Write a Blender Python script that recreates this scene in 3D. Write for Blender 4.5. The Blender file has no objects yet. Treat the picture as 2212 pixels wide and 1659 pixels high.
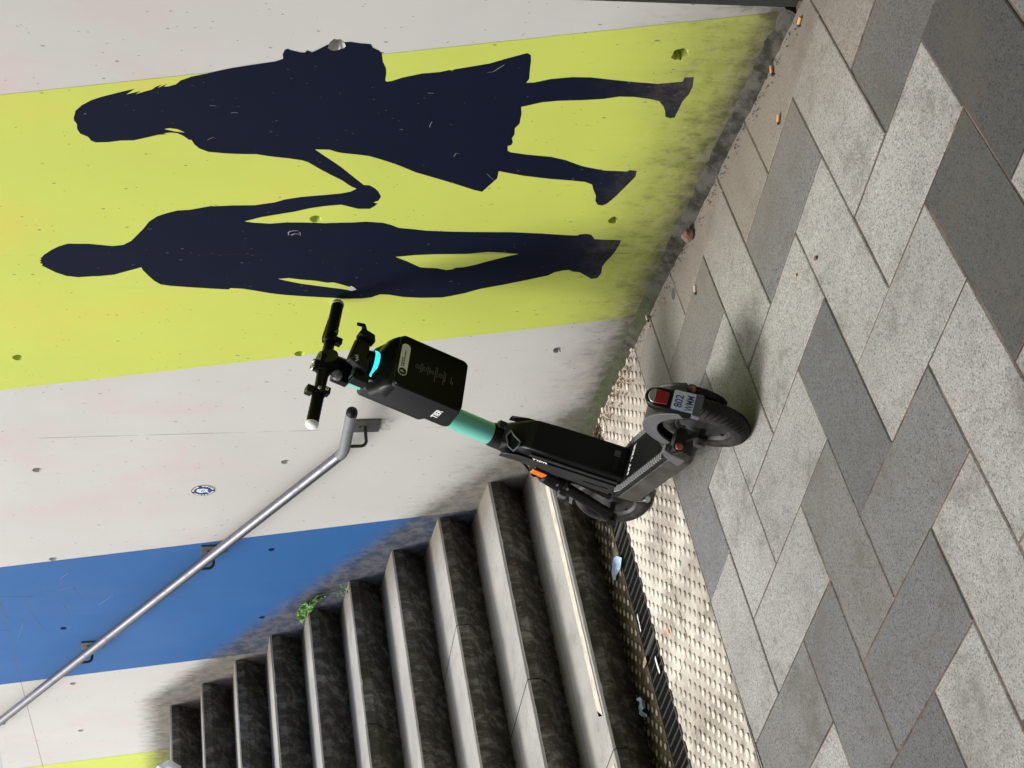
import bpy, bmesh, math, random
from math import sin, cos, pi, radians
from mathutils import Vector, Matrix, noise
from mathutils.geometry import delaunay_2d_cdt

random.seed(7)
scene = bpy.context.scene
COL = scene.collection

# ---------------------------------------------------------------- camera
CAM = Vector((-3.0631, 2.6769, 1.6316))
RIGHT = Vector((-0.48619, -0.8736, -0.02122))
UP = Vector((0.18268, -0.12536, 0.97515))
FWD = Vector((0.85454, -0.47023, -0.22054))
cam_data = bpy.data.cameras.new('camera')
cam = bpy.data.objects.new('camera', cam_data)
COL.objects.link(cam)
cam_data.sensor_width = 36.0
cam_data.lens = 3395.27 / 2212 * 36.0
cam_data.clip_start = 0.05
cam_data.clip_end = 200.0
mx = Matrix.Identity(4)
for r in range(3):            # the photograph was taken with the phone held on its side
    mx[r][0] = -UP[r]; mx[r][1] = RIGHT[r]; mx[r][2] = -FWD[r]; mx[r][3] = CAM[r]
cam.matrix_world = mx
scene.camera = cam

# ---------------------------------------------------------------- light
SUN_ELEV, SUN_AZ = radians(54), radians(58)      # azimuth from +x towards +y
world = bpy.data.worlds.new('World'); scene.world = world; world.use_nodes = True
wn = world.node_tree.nodes; wl = world.node_tree.links
for n in list(wn): wn.remove(n)
sky = wn.new('ShaderNodeTexSky'); sky.sky_type = 'NISHITA'; sky.sun_disc = False
sky.sun_elevation = SUN_ELEV; sky.sun_rotation = pi / 2 - SUN_AZ
sky.air_density = 1.6; sky.dust_density = 4.0
hsv = wn.new('ShaderNodeHueSaturation'); hsv.inputs['Saturation'].default_value = 0.22
bg = wn.new('ShaderNodeBackground'); bg.inputs[1].default_value = 0.13
wo = wn.new('ShaderNodeOutputWorld')
wl.new(sky.outputs[0], hsv.inputs['Color']); wl.new(hsv.outputs[0], bg.inputs[0]); wl.new(bg.outputs[0], wo.inputs[0])
sd_ = bpy.data.lights.new('sun', 'SUN'); sd_.energy = 1.45; sd_.angle = radians(17); sd_.color = (1.0, 0.965, 0.91)
sun = bpy.data.objects.new('sun', sd_); COL.objects.link(sun)
sv = Vector((cos(SUN_ELEV) * cos(SUN_AZ), cos(SUN_ELEV) * sin(SUN_AZ), sin(SUN_ELEV)))
sun.rotation_euler = sv.to_track_quat('Z', 'Y').to_euler()
scene.view_settings.view_transform = 'Standard'
scene.view_settings.look = 'None'
scene.view_settings.exposure = 0.70
scene.view_settings.gamma = 1.0
scene.view_settings.use_curve_mapping = False

# ---------------------------------------------------------------- node helper
class G:
    def __init__(s, name, rough=0.6, spec=0.4):
        s.m = bpy.data.materials.new(name); s.m.use_nodes = True
        s.nt = s.m.node_tree; s.b = s.nt.nodes['Principled BSDF']
        s.b.inputs['Roughness'].default_value = rough
        s.b.inputs['Specular IOR Level'].default_value = spec
    def put(s, sock, v):
        if v is None: return
        if isinstance(v, (int, float)): sock.default_value = v
        elif isinstance(v, (tuple, list)):
            sock.default_value = tuple(v) + ((1,) if len(v) == 3 and sock.type == 'RGBA' else ())
        else: s.nt.links.new(v, sock)
    def pos(s): return s.nt.nodes.new('ShaderNodeTexCoord').outputs['Object']
    def gpos(s): return s.nt.nodes.new('ShaderNodeNewGeometry').outputs['Position']
    def nrm(s): return s.nt.nodes.new('ShaderNodeNewGeometry').outputs['Normal']
    def xyz(s, v):
        n = s.nt.nodes.new('ShaderNodeSeparateXYZ'); s.put(n.inputs[0], v); return n.outputs
    def scale(s, v, sc, off=(0, 0, 0)):
        n = s.nt.nodes.new('ShaderNodeMapping'); s.put(n.inputs[0], v)
        n.inputs['Scale'].default_value = sc; n.inputs['Location'].default_value = off; return n.outputs[0]
    def noise(s, v, sc, det=4, rough=0.55, dist=0.0):
        n = s.nt.nodes.new('ShaderNodeTexNoise'); s.put(n.inputs['Vector'], v)
        n.inputs['Scale'].default_value = sc; n.inputs['Detail'].default_value = det
        n.inputs['Roughness'].default_value = rough; n.inputs['Distortion'].default_value = dist
        return n.outputs[0]
    def vor(s, v, sc, out='Distance', rnd=1.0):
        n = s.nt.nodes.new('ShaderNodeTexVoronoi'); s.put(n.inputs['Vector'], v)
        n.inputs['Scale'].default_value = sc; n.inputs['Randomness'].default_value = rnd
        return n.outputs[out]
    def math(s, op, a, b=0.0, c=0.0):
        n = s.nt.nodes.new('ShaderNodeMath'); n.operation = op
        s.put(n.inputs[0], a); s.put(n.inputs[1], b); s.put(n.inputs[2], c); return n.outputs[0]
    def ss(s, v, a, b, lo=0.0, hi=1.0):
        n = s.nt.nodes.new('ShaderNodeMapRange'); n.interpolation_type = 'SMOOTHSTEP'
        s.put(n.inputs[0], v); n.inputs[1].default_value = a; n.inputs[2].default_value = b
        n.inputs[3].default_value = lo; n.inputs[4].default_value = hi; return n.outputs[0]
    def mix(s, f, a, b, mode='MIX'):
        n = s.nt.nodes.new('ShaderNodeMix'); n.data_type = 'RGBA'; n.blend_type = mode
        s.put(n.inputs[0], f); s.put(n.inputs[6], a); s.put(n.inputs[7], b); return n.outputs[2]
    def col(s, c): s.put(s.b.inputs['Base Color'], c)
    def bump(s, h, st=0.3, d=0.002):
        n = s.nt.nodes.new('ShaderNodeBump'); s.put(n.inputs['Height'], h)
        n.inputs['Strength'].default_value = st; n.inputs['Distance'].default_value = d
        s.nt.links.new(n.outputs[0], s.b.inputs['Normal'])

def plain(name, c, rough=0.5, metal=0.0, spec=0.4, wear=0.0, dust=0.0, grain=0.0):
    g = G(name, rough, spec); g.b.inputs['Metallic'].default_value = metal
    out = c
    p = g.pos()
    if wear:
        k = g.ss(g.noise(p, 55, 5, 0.65), 0.58, 0.72)
        out = g.mix(g.math('MULTIPLY', k, wear), out, tuple(min(1, x * 2.2 + 0.05) for x in c))
    if dust:
        up = g.ss(g.xyz(g.nrm())[2], -0.2, 0.9)
        k = g.math('MULTIPLY', g.ss(g.noise(p, 14, 6, 0.7), 0.38, 0.7), dust)
        k = g.math('MULTIPLY', k, g.math('ADD', g.math('MULTIPLY', up, 0.6), 0.4))
        out = g.mix(k, out, (0.19, 0.175, 0.15))
        g.put(g.b.inputs['Roughness'], g.math('ADD', g.math('MULTIPLY', k, 0.4), rough))
    g.col(out)
    if grain: g.bump(g.noise(p, 420, 3), grain, 0.001)
    return g.m

# ---------------------------------------------------------------- materials
def wall_paint(name, base, patch=None, patch_amt=0.0, gloss=0.62, pits=(0.05, 0.045, 0.04), run=(0.30, 0.28, 0.25), joint=(0.10, 0.085, 0.08), spec=0.3):
    """Concrete painted in one flat colour, with pits, run-off streaks and the
    grime that has built up above the paving and along the flight of steps."""
    g = G(name, gloss, spec)
    p = g.gpos(); x, y, z = g.xyz(p)
    big = g.noise(p, 1.3, 5, 0.6)
    fine = g.noise(p, 26, 6, 0.7)
    c = g.mix(g.ss(big, 0.35, 0.72), base, tuple(b * 0.93 for b in base))
    if patch:
        k = g.ss(g.noise(g.scale(p, (1.5, 1, 0.9), (3.1, 0, 7.7)), 1.9, 5, 0.6, 0.4), 0.42, 0.80)
        hot = g.ss(g.noise(g.scale(p, (5, 1, 1.1), (1, 0, 2)), 3.0, 4, 0.6), 0.70, 0.84)
        up = g.ss(z, 0.9, 1.5)
        k = g.math('MULTIPLY', g.math('MAXIMUM', k, hot), g.math('MULTIPLY', up, patch_amt))
        c = g.mix(k, c, patch)
    st = g.ss(g.noise(g.scale(p, (24, 1, 1.4)), 1.0, 4, 0.6), 0.60, 0.82)
    c = g.mix(g.math('MULTIPLY', st, 0.16), c, run)
    # chips and pin holes, mostly taller than wide
    for sc, th, off in ((34, 0.085, 0), (17, 0.055, 5), (60, 0.085, 9)):
        w = g.noise(g.scale(p, (1, 1, 1), (off, 0, 0)), 9, 2)
        v = g.vor(g.scale(p, (1.0, 1.0, 0.45), (off, 0, off)), sc)
        spot = g.math('MULTIPLY', g.math('LESS_THAN', v, th), g.math('GREATER_THAN', w, 0.53))
        c = g.mix(g.math('MULTIPLY', spot, 0.62), c, pits)
    # grime: height above the paving or above the line of the steps
    line = g.math('MAXIMUM', g.math('MULTIPLY', g.math('SUBTRACT', x, 1.98), 0.503), 0.0)
    line = g.math('MINIMUM', line, 1.60)      # the landing above the tenth step is level
    h = g.math('SUBTRACT', z, line)
    reach = g.math('MULTIPLY', g.ss(x, 0.6, -0.2, 0.46, 0.62), g.ss(x, 2.0, 3.6, 1.0, 0.42))
    grad = g.math('SUBTRACT', 1.0, g.math('DIVIDE', h, reach))
    big2 = g.noise(g.scale(p, (1.4, 1, 0.9)), 2.6, 5, 0.6)
    fin2 = g.noise(g.scale(p, (1, 1, 0.42)), 30, 9, 0.78)
    t1 = g.math('ADD', grad, g.math('ADD', g.math('MULTIPLY', g.math('SUBTRACT', big2, 0.5), 0.6), g.math('MULTIPLY', g.math('SUBTRACT', fin2, 0.5), 1.15)))
    k1 = g.math('MULTIPLY', g.ss(t1, 0.22, 1.15), g.ss(x, 2.0, 3.4, 0.92, 0.40))
    veil = g.math('MULTIPLY', g.math('POWER', g.ss(g.math('ADD', grad, g.math('MULTIPLY', g.math('SUBTRACT', big2, 0.5), 0.5)), 0.0, 1.0), 1.5), g.ss(x, 1.8, 3.0, 0.70, 0.10))
    k2 = g.math('MULTIPLY', g.ss(g.math('ADD', h, g.math('MULTIPLY', g.math('SUBTRACT', fin2, 0.5), 0.20)), 0.19, 0.03), g.ss(x, 1.8, 2.8, 0.93, 0.82))
    # scuffs: thin dark strokes that run down the wall
    stk_ = g.ss(g.noise(g.scale(p, (46, 1, 5.5)), 1.0, 5, 0.7), 0.63, 0.70)
    stk_ = g.math('MULTIPLY', stk_, g.ss(grad, -0.5, 0.6, 0.0, 0.6))
    k = g.math('MAXIMUM', g.math('MAXIMUM', k1, veil), g.math('MAXIMUM', k2, stk_))
    mottd = g.noise(p, 17, 6, 0.7)
    dirt = g.mix(g.ss(mottd, 0.38, 0.62), (0.130, 0.112, 0.086), (0.036, 0.033, 0.027))
    moss_x = g.math('MULTIPLY', g.ss(x, 0.9, 1.5), g.ss(x, 2.5, 2.0))
    moss = g.math('MULTIPLY', g.math('MULTIPLY', g.ss(g.math('ADD', h, g.math('MULTIPLY', g.math('SUBTRACT', fin2, 0.5), 0.12)), 0.10, 0.02), moss_x), g.ss(g.noise(p, 8, 3), 0.36, 0.55))
    dirt = g.mix(g.math('MULTIPLY', moss, 0.8), dirt, g.mix(g.noise(p, 85, 4, 0.7), (0.020, 0.028, 0.012), (0.090, 0.098, 0.055)))
    c = g.mix(k, c, dirt)
    # board joints of the shuttering
    for jx in (0.952, 2.125, 3.62):
        dj = g.math('ABSOLUTE', g.math('SUBTRACT', x, jx))
        kk = g.math('MULTIPLY', g.math('LESS_THAN', dj, 0.0022), g.ss(g.noise(p, 5, 3), 0.42, 0.55))
        c = g.mix(g.math('MULTIPLY', kk, 0.6), c, joint)
    dj = g.math('ABSOLUTE', g.math('SUBTRACT', z, 2.318))
    kk = g.math('MULTIPLY', g.math('LESS_THAN', dj, 0.0022), g.math('GREATER_THAN', x, 3.0))
    c = g.mix(g.math('MULTIPLY', kk, 0.55), c, joint)
    g.col(c)
    g.put(g.b.inputs['Roughness'], g.math('ADD', g.math('MULTIPLY', k, 0.3), gloss))
    g.bump(g.math('ADD', g.noise(p, 3.5, 6, 0.6), g.math('MULTIPLY', k, fine)), 0.22, 0.006)
    return g.m

M_WHITE = wall_paint('wall_white_paint', (0.56, 0.555, 0.535), (0.61, 0.42, 0.44), 0.62)
M_YELLOW = wall_paint('wall_yellow_paint', (0.55, 0.625, 0.115), (0.72, 0.50, 0.10), 0.42)
M_BLUE = wall_paint('wall_blue_paint', (0.026, 0.118, 0.335), (0.07, 0.17, 0.38), 0.3)
M_NAVY = wall_paint('wall_navy_paint', (0.0030, 0.0055, 0.0210), (0.006, 0.009, 0.028), 0.4, 0.7, (0.10, 0.10, 0.115), (0.010, 0.012, 0.03), (0.014, 0.013, 0.016), 0.12)
M_LILAC = plain('marker_violet', (0.30, 0.29, 0.42), 0.6)

def granite():
    g = G('granite_paving', 0.72, 0.15)
    p = g.gpos()
    inf = g.nt.nodes.new('ShaderNodeObjectInfo'); oc = inf.outputs['Color']
    c = oc
    cell = g.vor(p, 290, 'Color'); cx = g.xyz(cell)
    dark = g.ss(cx[0], 0.70, 0.86); lite = g.ss(cx[1], 0.74, 0.9)
    c = g.mix(g.math('MULTIPLY', dark, 0.62), c, g.mix(1.0, oc, (0.28, 0.28, 0.29), 'MULTIPLY'))
    c = g.mix(g.math('MULTIPLY', lite, 0.35), c, g.mix(1.0, oc, (1.75, 1.75, 1.75), 'MULTIPLY'))
    cell2 = g.xyz(g.vor(p, 480, 'Color'))
    c = g.mix(g.math('MULTIPLY', g.ss(cell2[0], 0.72, 0.85), 0.3), c, g.mix(1.0, oc, (0.4, 0.4, 0.4), 'MULTIPLY'))
    # trodden-in dirt
    st = g.ss(g.noise(g.scale(p, (1, 1, 1), (0.3, 2.2, 0)), 3.4, 8, 0.72), 0.47, 0.72)
    c = g.mix(g.math('MULTIPLY', st, 0.70), c, (0.100, 0.090, 0.074))
    fs = g.ss(g.noise(g.scale(p, (1, 1, 1), (6.3, 8.2, 0)), 15, 8, 0.78), 0.50, 0.66)
    c = g.mix(g.math('MULTIPLY', g.math('MULTIPLY', fs, g.ss(g.noise(p, 2.1, 4), 0.40, 0.60)), 0.42), c, (0.088, 0.080, 0.068))
    st2 = g.ss(g.noise(g.scale(p, (1, 1, 1), (5, 1, 0)), 24, 4, 0.6), 0.63, 0.74)
    c = g.mix(g.math('MULTIPLY', st2, 0.4), c, (0.10, 0.09, 0.08))
    st3 = g.ss(g.noise(g.scale(p, (1, 1, 1), (9, 4, 0)), 1.25, 5, 0.6), 0.40, 0.66)
    c = g.mix(g.math('MULTIPLY', st3, 0.22), c, (0.10, 0.098, 0.088))
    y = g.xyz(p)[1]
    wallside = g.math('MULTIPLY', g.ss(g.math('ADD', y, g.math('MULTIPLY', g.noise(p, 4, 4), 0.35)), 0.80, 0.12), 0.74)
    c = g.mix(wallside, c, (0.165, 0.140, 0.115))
    blot = g.math('LESS_THAN', g.vor(g.scale(p, (1, 1, 1), (1.7, 0.4, 0)), 2.1), 0.050)
    c = g.mix(g.math('MULTIPLY', blot, 0.75), c, (0.065, 0.06, 0.058))
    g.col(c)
    g.put(g.b.inputs['Roughness'], g.ss(g.noise(p, 6, 4), 0.3, 0.7, 0.58, 0.82))
    g.bump(g.math('ADD', cx[0], g.math('MULTIPLY', g.noise(p, 60, 3), 1.5)), 0.22, 0.0012)
    return g.m
M_GRAN = granite()

def grout():
    g = G('joint_grout', 0.9, 0.1); p = g.gpos()
    c = g.mix(g.ss(g.noise(p, 7, 5, 0.7), 0.35, 0.65), (0.065, 0.050, 0.040), (0.175, 0.130, 0.100))
    c = g.mix(g.ss(g.noise(g.scale(p, (1, 1, 1), (4, 4, 0)), 2.2, 3), 0.56, 0.66), c, (0.17, 0.16, 0.13))
    g.col(c); g.bump(g.noise(p, 160, 4), 0.8, 0.004)
    return g.m
M_GROUT = grout()

def tactile(name, base, dirt, amt, topclean):
    g = G(name, 0.9, 0.1); p = g.gpos(); z = g.xyz(p)[2]
    k = g.ss(g.noise(g.scale(p, (1, 1, 1), (0.2, 0.9, 0)), 4.2, 6, 0.62, 0.4), 0.5 - 0.14 * amt, 0.72 - 0.14 * amt)
    f = g.ss(g.noise(p, 38, 5, 0.7), 0.3, 0.62, 0.55, 1.0)
    yw = g.math('ADD', g.xyz(p)[1], g.math('MULTIPLY', g.noise(p, 7, 5), 0.4))
    k = g.math('MULTIPLY', g.math('MAXIMUM', k, g.ss(yw, 0.62, 0.34)), f)
    k = g.math('MULTIPLY', k, amt)
    top = g.ss(z, 0.0035, 0.0052)
    k = g.math('MULTIPLY', k, g.math('SUBTRACT', 1.0, g.math('MULTIPLY', top, topclean)))
    base = g.mix(top, tuple(q * 0.74 for q in base), base)
    d = g.mix(g.ss(g.noise(p, 11, 4), 0.4, 0.62), dirt, tuple(q * 0.55 for q in dirt))
    c = g.mix(k, base, d)
    g.col(c); g.bump(g.noise(p, 130, 4), 0.25, 0.0015)
    return g.m
M_TACT = tactile('tactile_cream', (0.76, 0.71, 0.62), (0.29, 0.245, 0.205), 0.75, 0.65)
M_TACTD = tactile('tactile_filthy', (0.52, 0.48, 0.38), (0.135, 0.108, 0.068), 1.5, 0.85)

def tread():
    g = G('step_tread', 0.9, 0.1); p = g.gpos(); x, y, z = g.xyz(p)
    # distance back from the nosing, measured square to the steps
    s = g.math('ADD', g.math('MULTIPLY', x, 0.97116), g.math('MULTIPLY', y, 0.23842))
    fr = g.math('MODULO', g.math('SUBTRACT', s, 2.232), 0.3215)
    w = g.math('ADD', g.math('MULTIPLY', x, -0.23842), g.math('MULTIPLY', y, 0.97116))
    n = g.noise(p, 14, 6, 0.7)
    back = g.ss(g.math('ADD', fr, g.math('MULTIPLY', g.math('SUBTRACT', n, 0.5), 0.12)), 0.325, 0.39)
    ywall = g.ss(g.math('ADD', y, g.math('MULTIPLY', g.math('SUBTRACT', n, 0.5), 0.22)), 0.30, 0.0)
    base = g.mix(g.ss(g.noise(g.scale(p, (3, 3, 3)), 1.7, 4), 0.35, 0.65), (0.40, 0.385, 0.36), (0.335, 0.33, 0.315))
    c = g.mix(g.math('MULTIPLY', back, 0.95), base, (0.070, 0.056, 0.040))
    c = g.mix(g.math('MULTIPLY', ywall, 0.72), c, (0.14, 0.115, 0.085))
    sp = g.math('LESS_THAN', g.vor(g.scale(p, (1, 0.55, 1)), 21), 0.075)
    c = g.mix(g.math('MULTIPLY', sp, 0.6), c, (0.12, 0.11, 0.10))
    c = g.mix(g.math('MULTIPLY', g.ss(g.noise(p, 210, 3), 0.56, 0.7), 0.25), c, (0.16, 0.15, 0.14))
    nose = g.ss(g.math('ADD', fr, g.math('MULTIPLY', g.math('SUBTRACT', g.noise(p, 60, 5, 0.7), 0.5), 0.03)), 0.016, 0.004)
    c = g.mix(g.math('MULTIPLY', nose, 0.5), c, (0.12, 0.11, 0.095))
    sc = g.ss(g.noise(g.scale(p, (1, 1, 1), (3, 1, 2)), 9, 8, 0.75), 0.52, 0.68)
    c = g.mix(g.math('MULTIPLY', sc, 0.40), c, (0.19, 0.175, 0.15))
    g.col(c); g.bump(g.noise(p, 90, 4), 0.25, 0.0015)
    return g.m
def riser():
    g = G('step_riser', 0.85, 0.2); p = g.gpos(); x, y, z = g.xyz(p)
    q = g.scale(p, (1, 1, 0.45), (0.4, 0.1, 0.3))
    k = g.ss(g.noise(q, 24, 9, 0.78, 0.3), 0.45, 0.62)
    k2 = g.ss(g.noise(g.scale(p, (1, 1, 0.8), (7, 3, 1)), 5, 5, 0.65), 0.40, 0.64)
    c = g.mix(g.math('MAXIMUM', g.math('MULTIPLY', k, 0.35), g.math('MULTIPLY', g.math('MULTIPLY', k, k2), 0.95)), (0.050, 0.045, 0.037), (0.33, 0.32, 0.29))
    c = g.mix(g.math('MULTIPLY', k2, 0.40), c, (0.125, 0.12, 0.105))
    c = g.mix(g.math('MULTIPLY', g.ss(g.noise(p, 3.1, 5), 0.56, 0.7), 0.5), c, (0.05, 0.058, 0.028))
    g.col(c); g.bump(g.noise(p, 70, 5, 0.7), 0.5, 0.003)
    return g.m
M_TREAD = tread(); M_RISER = riser()

def pale_strip():
    g = G('pale_mottled_strip', 0.6, 0.3); p = g.gpos()
    k = g.ss(g.noise(g.scale(p, (1, 0.4, 1)), 42, 5, 0.7), 0.5, 0.62)
    g.col(g.mix(g.math('MULTIPLY', k, 0.55), (0.62, 0.58, 0.49), (0.28, 0.25, 0.21))); return g.m
M_STRIP = pale_strip()

def mortar():
    g = G('dark_mortar', 0.9, 0.15); p = g.gpos(); x = g.xyz(p)[0]
    c = g.mix(g.ss(g.noise(p, 16, 6, 0.7), 0.38, 0.62), (0.026, 0.024, 0.020), (0.085, 0.080, 0.068))
    mz = g.math('MULTIPLY', g.ss(x, 1.0, 1.35), g.ss(g.noise(p, 7, 4), 0.30, 0.5))
    c = g.mix(g.math('MULTIPLY', mz, 0.8), c, g.mix(g.noise(p, 60, 3), (0.022, 0.030, 0.012), (0.085, 0.098, 0.05)))
    g.col(c); g.bump(g.noise(p, 70, 6, 0.7), 0.7, 0.006)
    return g.m
M_MORTAR = mortar()

def steel(name, c, rough, metal=1.0, wear=0.35):
    g = G(name, rough); p = g.pos(); g.b.inputs['Metallic'].default_value = metal
    k = g.ss(g.noise(p, 22, 6, 0.7), 0.45, 0.68)
    g.col(g.mix(g.math('MULTIPLY', k, wear), c, tuple(q * 0.45 for q in c)))
    g.put(g.b.inputs['Roughness'], g.math('ADD', g.math('MULTIPLY', k, 0.22), rough))
    return g.m
M_RAIL = steel('handrail_steel', (0.17, 0.17, 0.187), 0.33, 0.85)
M_RAILP = steel('handrail_grey_paint', (0.17, 0.18, 0.19), 0.5, 0.2, 0.5)
M_PLATE = steel('bracket_steel', (0.16, 0.165, 0.165), 0.5, 0.7, 0.6)
M_DARKSTEEL = plain('dark_steel', (0.035, 0.036, 0.036), 0.55, 0.3, wear=0.2)
M_GRATE = steel('galvanised_grate', (0.17, 0.165, 0.15), 0.5, 0.5, 0.7)
M_PIT = plain('drain_pit', (0.018, 0.016, 0.013), 0.95)
M_PILLAR = plain('pillar_paint', (0.022, 0.025, 0.024), 0.5, dust=0.25)
M_CONC = plain('bare_concrete', (0.33, 0.32, 0.30), 0.8, grain=0.3)
M_CEIL = plain('ceiling_concrete', (0.42, 0.41, 0.39), 0.8)

M_BLK = plain('black_plastic', (0.0045, 0.0048, 0.005), 0.34, spec=0.22)
M_BLKM = plain('black_matt', (0.0052, 0.0052, 0.0056), 0.5, dust=0.05, spec=0.2)
M_BLKF = plain('box_front_film', (0.0022, 0.0022, 0.0020), 0.30, spec=0.12)
M_CHAR = plain('charcoal_shell', (0.012, 0.0125, 0.0135), 0.5, grain=0.12, spec=0.2)
M_ALU = plain('graphite_aluminium', (0.020, 0.021, 0.024), 0.42, 0.2, wear=0.12, dust=0.12)
M_DECKS = plain('muddy_deck_side', (0.030, 0.029, 0.026), 0.55, 0.1, dust=0.55)
M_RUB = plain('deck_rubber', (0.0065, 0.0068, 0.007), 0.7, dust=0.05, spec=0.15)
M_RIB = plain('deck_rib', (0.26, 0.265, 0.27), 0.6, dust=0.1)
M_TYRE = plain('tyre_rubber', (0.014, 0.0135, 0.013), 0.75, dust=0.35, spec=0.2)
M_RIM = plain('rim_grey', (0.035, 0.035, 0.038), 0.45, 0.3, dust=0.45)
M_FEND = plain('fender_grey', (0.085, 0.088, 0.098), 0.5, wear=0.3, dust=0.35)
M_FENDD = plain('fender_dark', (0.030, 0.031, 0.034), 0.5, wear=0.2, dust=0.3)
M_GRIP = plain('grip_rubber', (0.004, 0.0042, 0.004), 0.6, spec=0.15)
M_TEAL = plain('teal_tube_paint', (0.16, 0.56, 0.46), 0.36, 0.05, spec=0.5)
M_CAPW = plain('white_cap', (0.80, 0.81, 0.83), 0.5)
M_CHROME = plain('chrome', (0.75, 0.76, 0.78), 0.22, 1.0)
M_BELL = plain('grey_bell', (0.28, 0.28, 0.33), 0.35, 0.3)
M_PRINT = plain('white_print', (0.78, 0.80, 0.80), 0.5)
M_PRINTG = plain('grey_print', (0.11, 0.115, 0.10), 0.6)
M_PILL = plain('silver_sticker', (0.85, 0.87, 0.88), 0.45, 0.0)
M_RED = plain('red_lens', (0.26, 0.018, 0.013), 0.22, spec=0.6)
M_CLEAR = plain('clear_lens', (0.42, 0.42, 0.40), 0.12, 0.3, spec=0.8)
M_AMBER = plain('amber_lens', (0.22, 0.055, 0.010), 0.16, spec=0.8)
M_ORANGE = plain('orange_reflector', (0.85, 0.19, 0.02), 0.3, spec=0.6)
M_PLATEW = plain('plate_white', (0.60, 0.66, 0.66), 0.45, dust=0.12)
M_PLATEB = plain('plate_blue', (0.018, 0.080, 0.20), 0.5)
M_STW = plain('sticker_white', (0.66, 0.70, 0.74), 0.5)
M_STB = plain('sticker_blue', (0.018, 0.055, 0.19), 0.5)
M_STK = plain('sticker_black', (0.010, 0.012, 0.022), 0.5)
M_STG = plain('sticker_rim', (0.60, 0.58, 0.56), 0.5)
M_LINEB = plain('plate_ink', (0.018, 0.070, 0.22), 0.5)
gl = G('turquoise_light', 0.3); gl.col((0.02, 0.50, 0.50))
gl.b.inputs['Emission Color'].default_value = (0.03, 0.80, 0.84, 1); gl.b.inputs['Emission Strength'].default_value = 0.95
M_LED = gl.m
def tissue():
    g = G('blue_paper', 0.8, 0.2); p = g.pos()
    k = g.math('MULTIPLY', g.ss(g.noise(p, 60, 4), 0.52, 0.60), 0.40)
    g.col(g.mix(k, (0.52, 0.66, 0.86), (0.12, 0.19, 0.33))); return g.m
M_TISSUE = tissue()
def leafm():
    g = G('weed_leaf', 0.55, 0.4); p = g.gpos()
    g.col(g.mix(g.ss(g.noise(p, 60, 4), 0.38, 0.62), (0.045, 0.125, 0.015), (0.16, 0.33, 0.08)))
    g.bump(g.noise(p, 90, 3), 0.5, 0.004); return g.m
M_LEAF = leafm()
M_STEM = plain('weed_stem', (0.10, 0.13, 0.035), 0.6)
M_BUTT = plain('cigarette_filter', (0.66, 0.36, 0.15), 0.8)
M_BUTTP = plain('cigarette_paper', (0.62, 0.52, 0.38), 0.8)
M_STONE = plain('brown_stone', (0.17, 0.10, 0.07), 0.85, wear=0.5, grain=0.5)
M_LITTER = plain('dead_leaf', (0.155, 0.082, 0.035), 0.85, wear=0.4)
M_CRUMB = plain('pale_crumb', (0.45, 0.36, 0.22), 0.85)
M_CHARCOAL = plain('gum_spot', (0.045, 0.04, 0.04), 0.8)
M_BAG = plain('white_bag', (0.78, 0.79, 0.82), 0.5)
M_SHADOWBAG = plain('dark_cloth', (0.03, 0.03, 0.035), 0.8)

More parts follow.
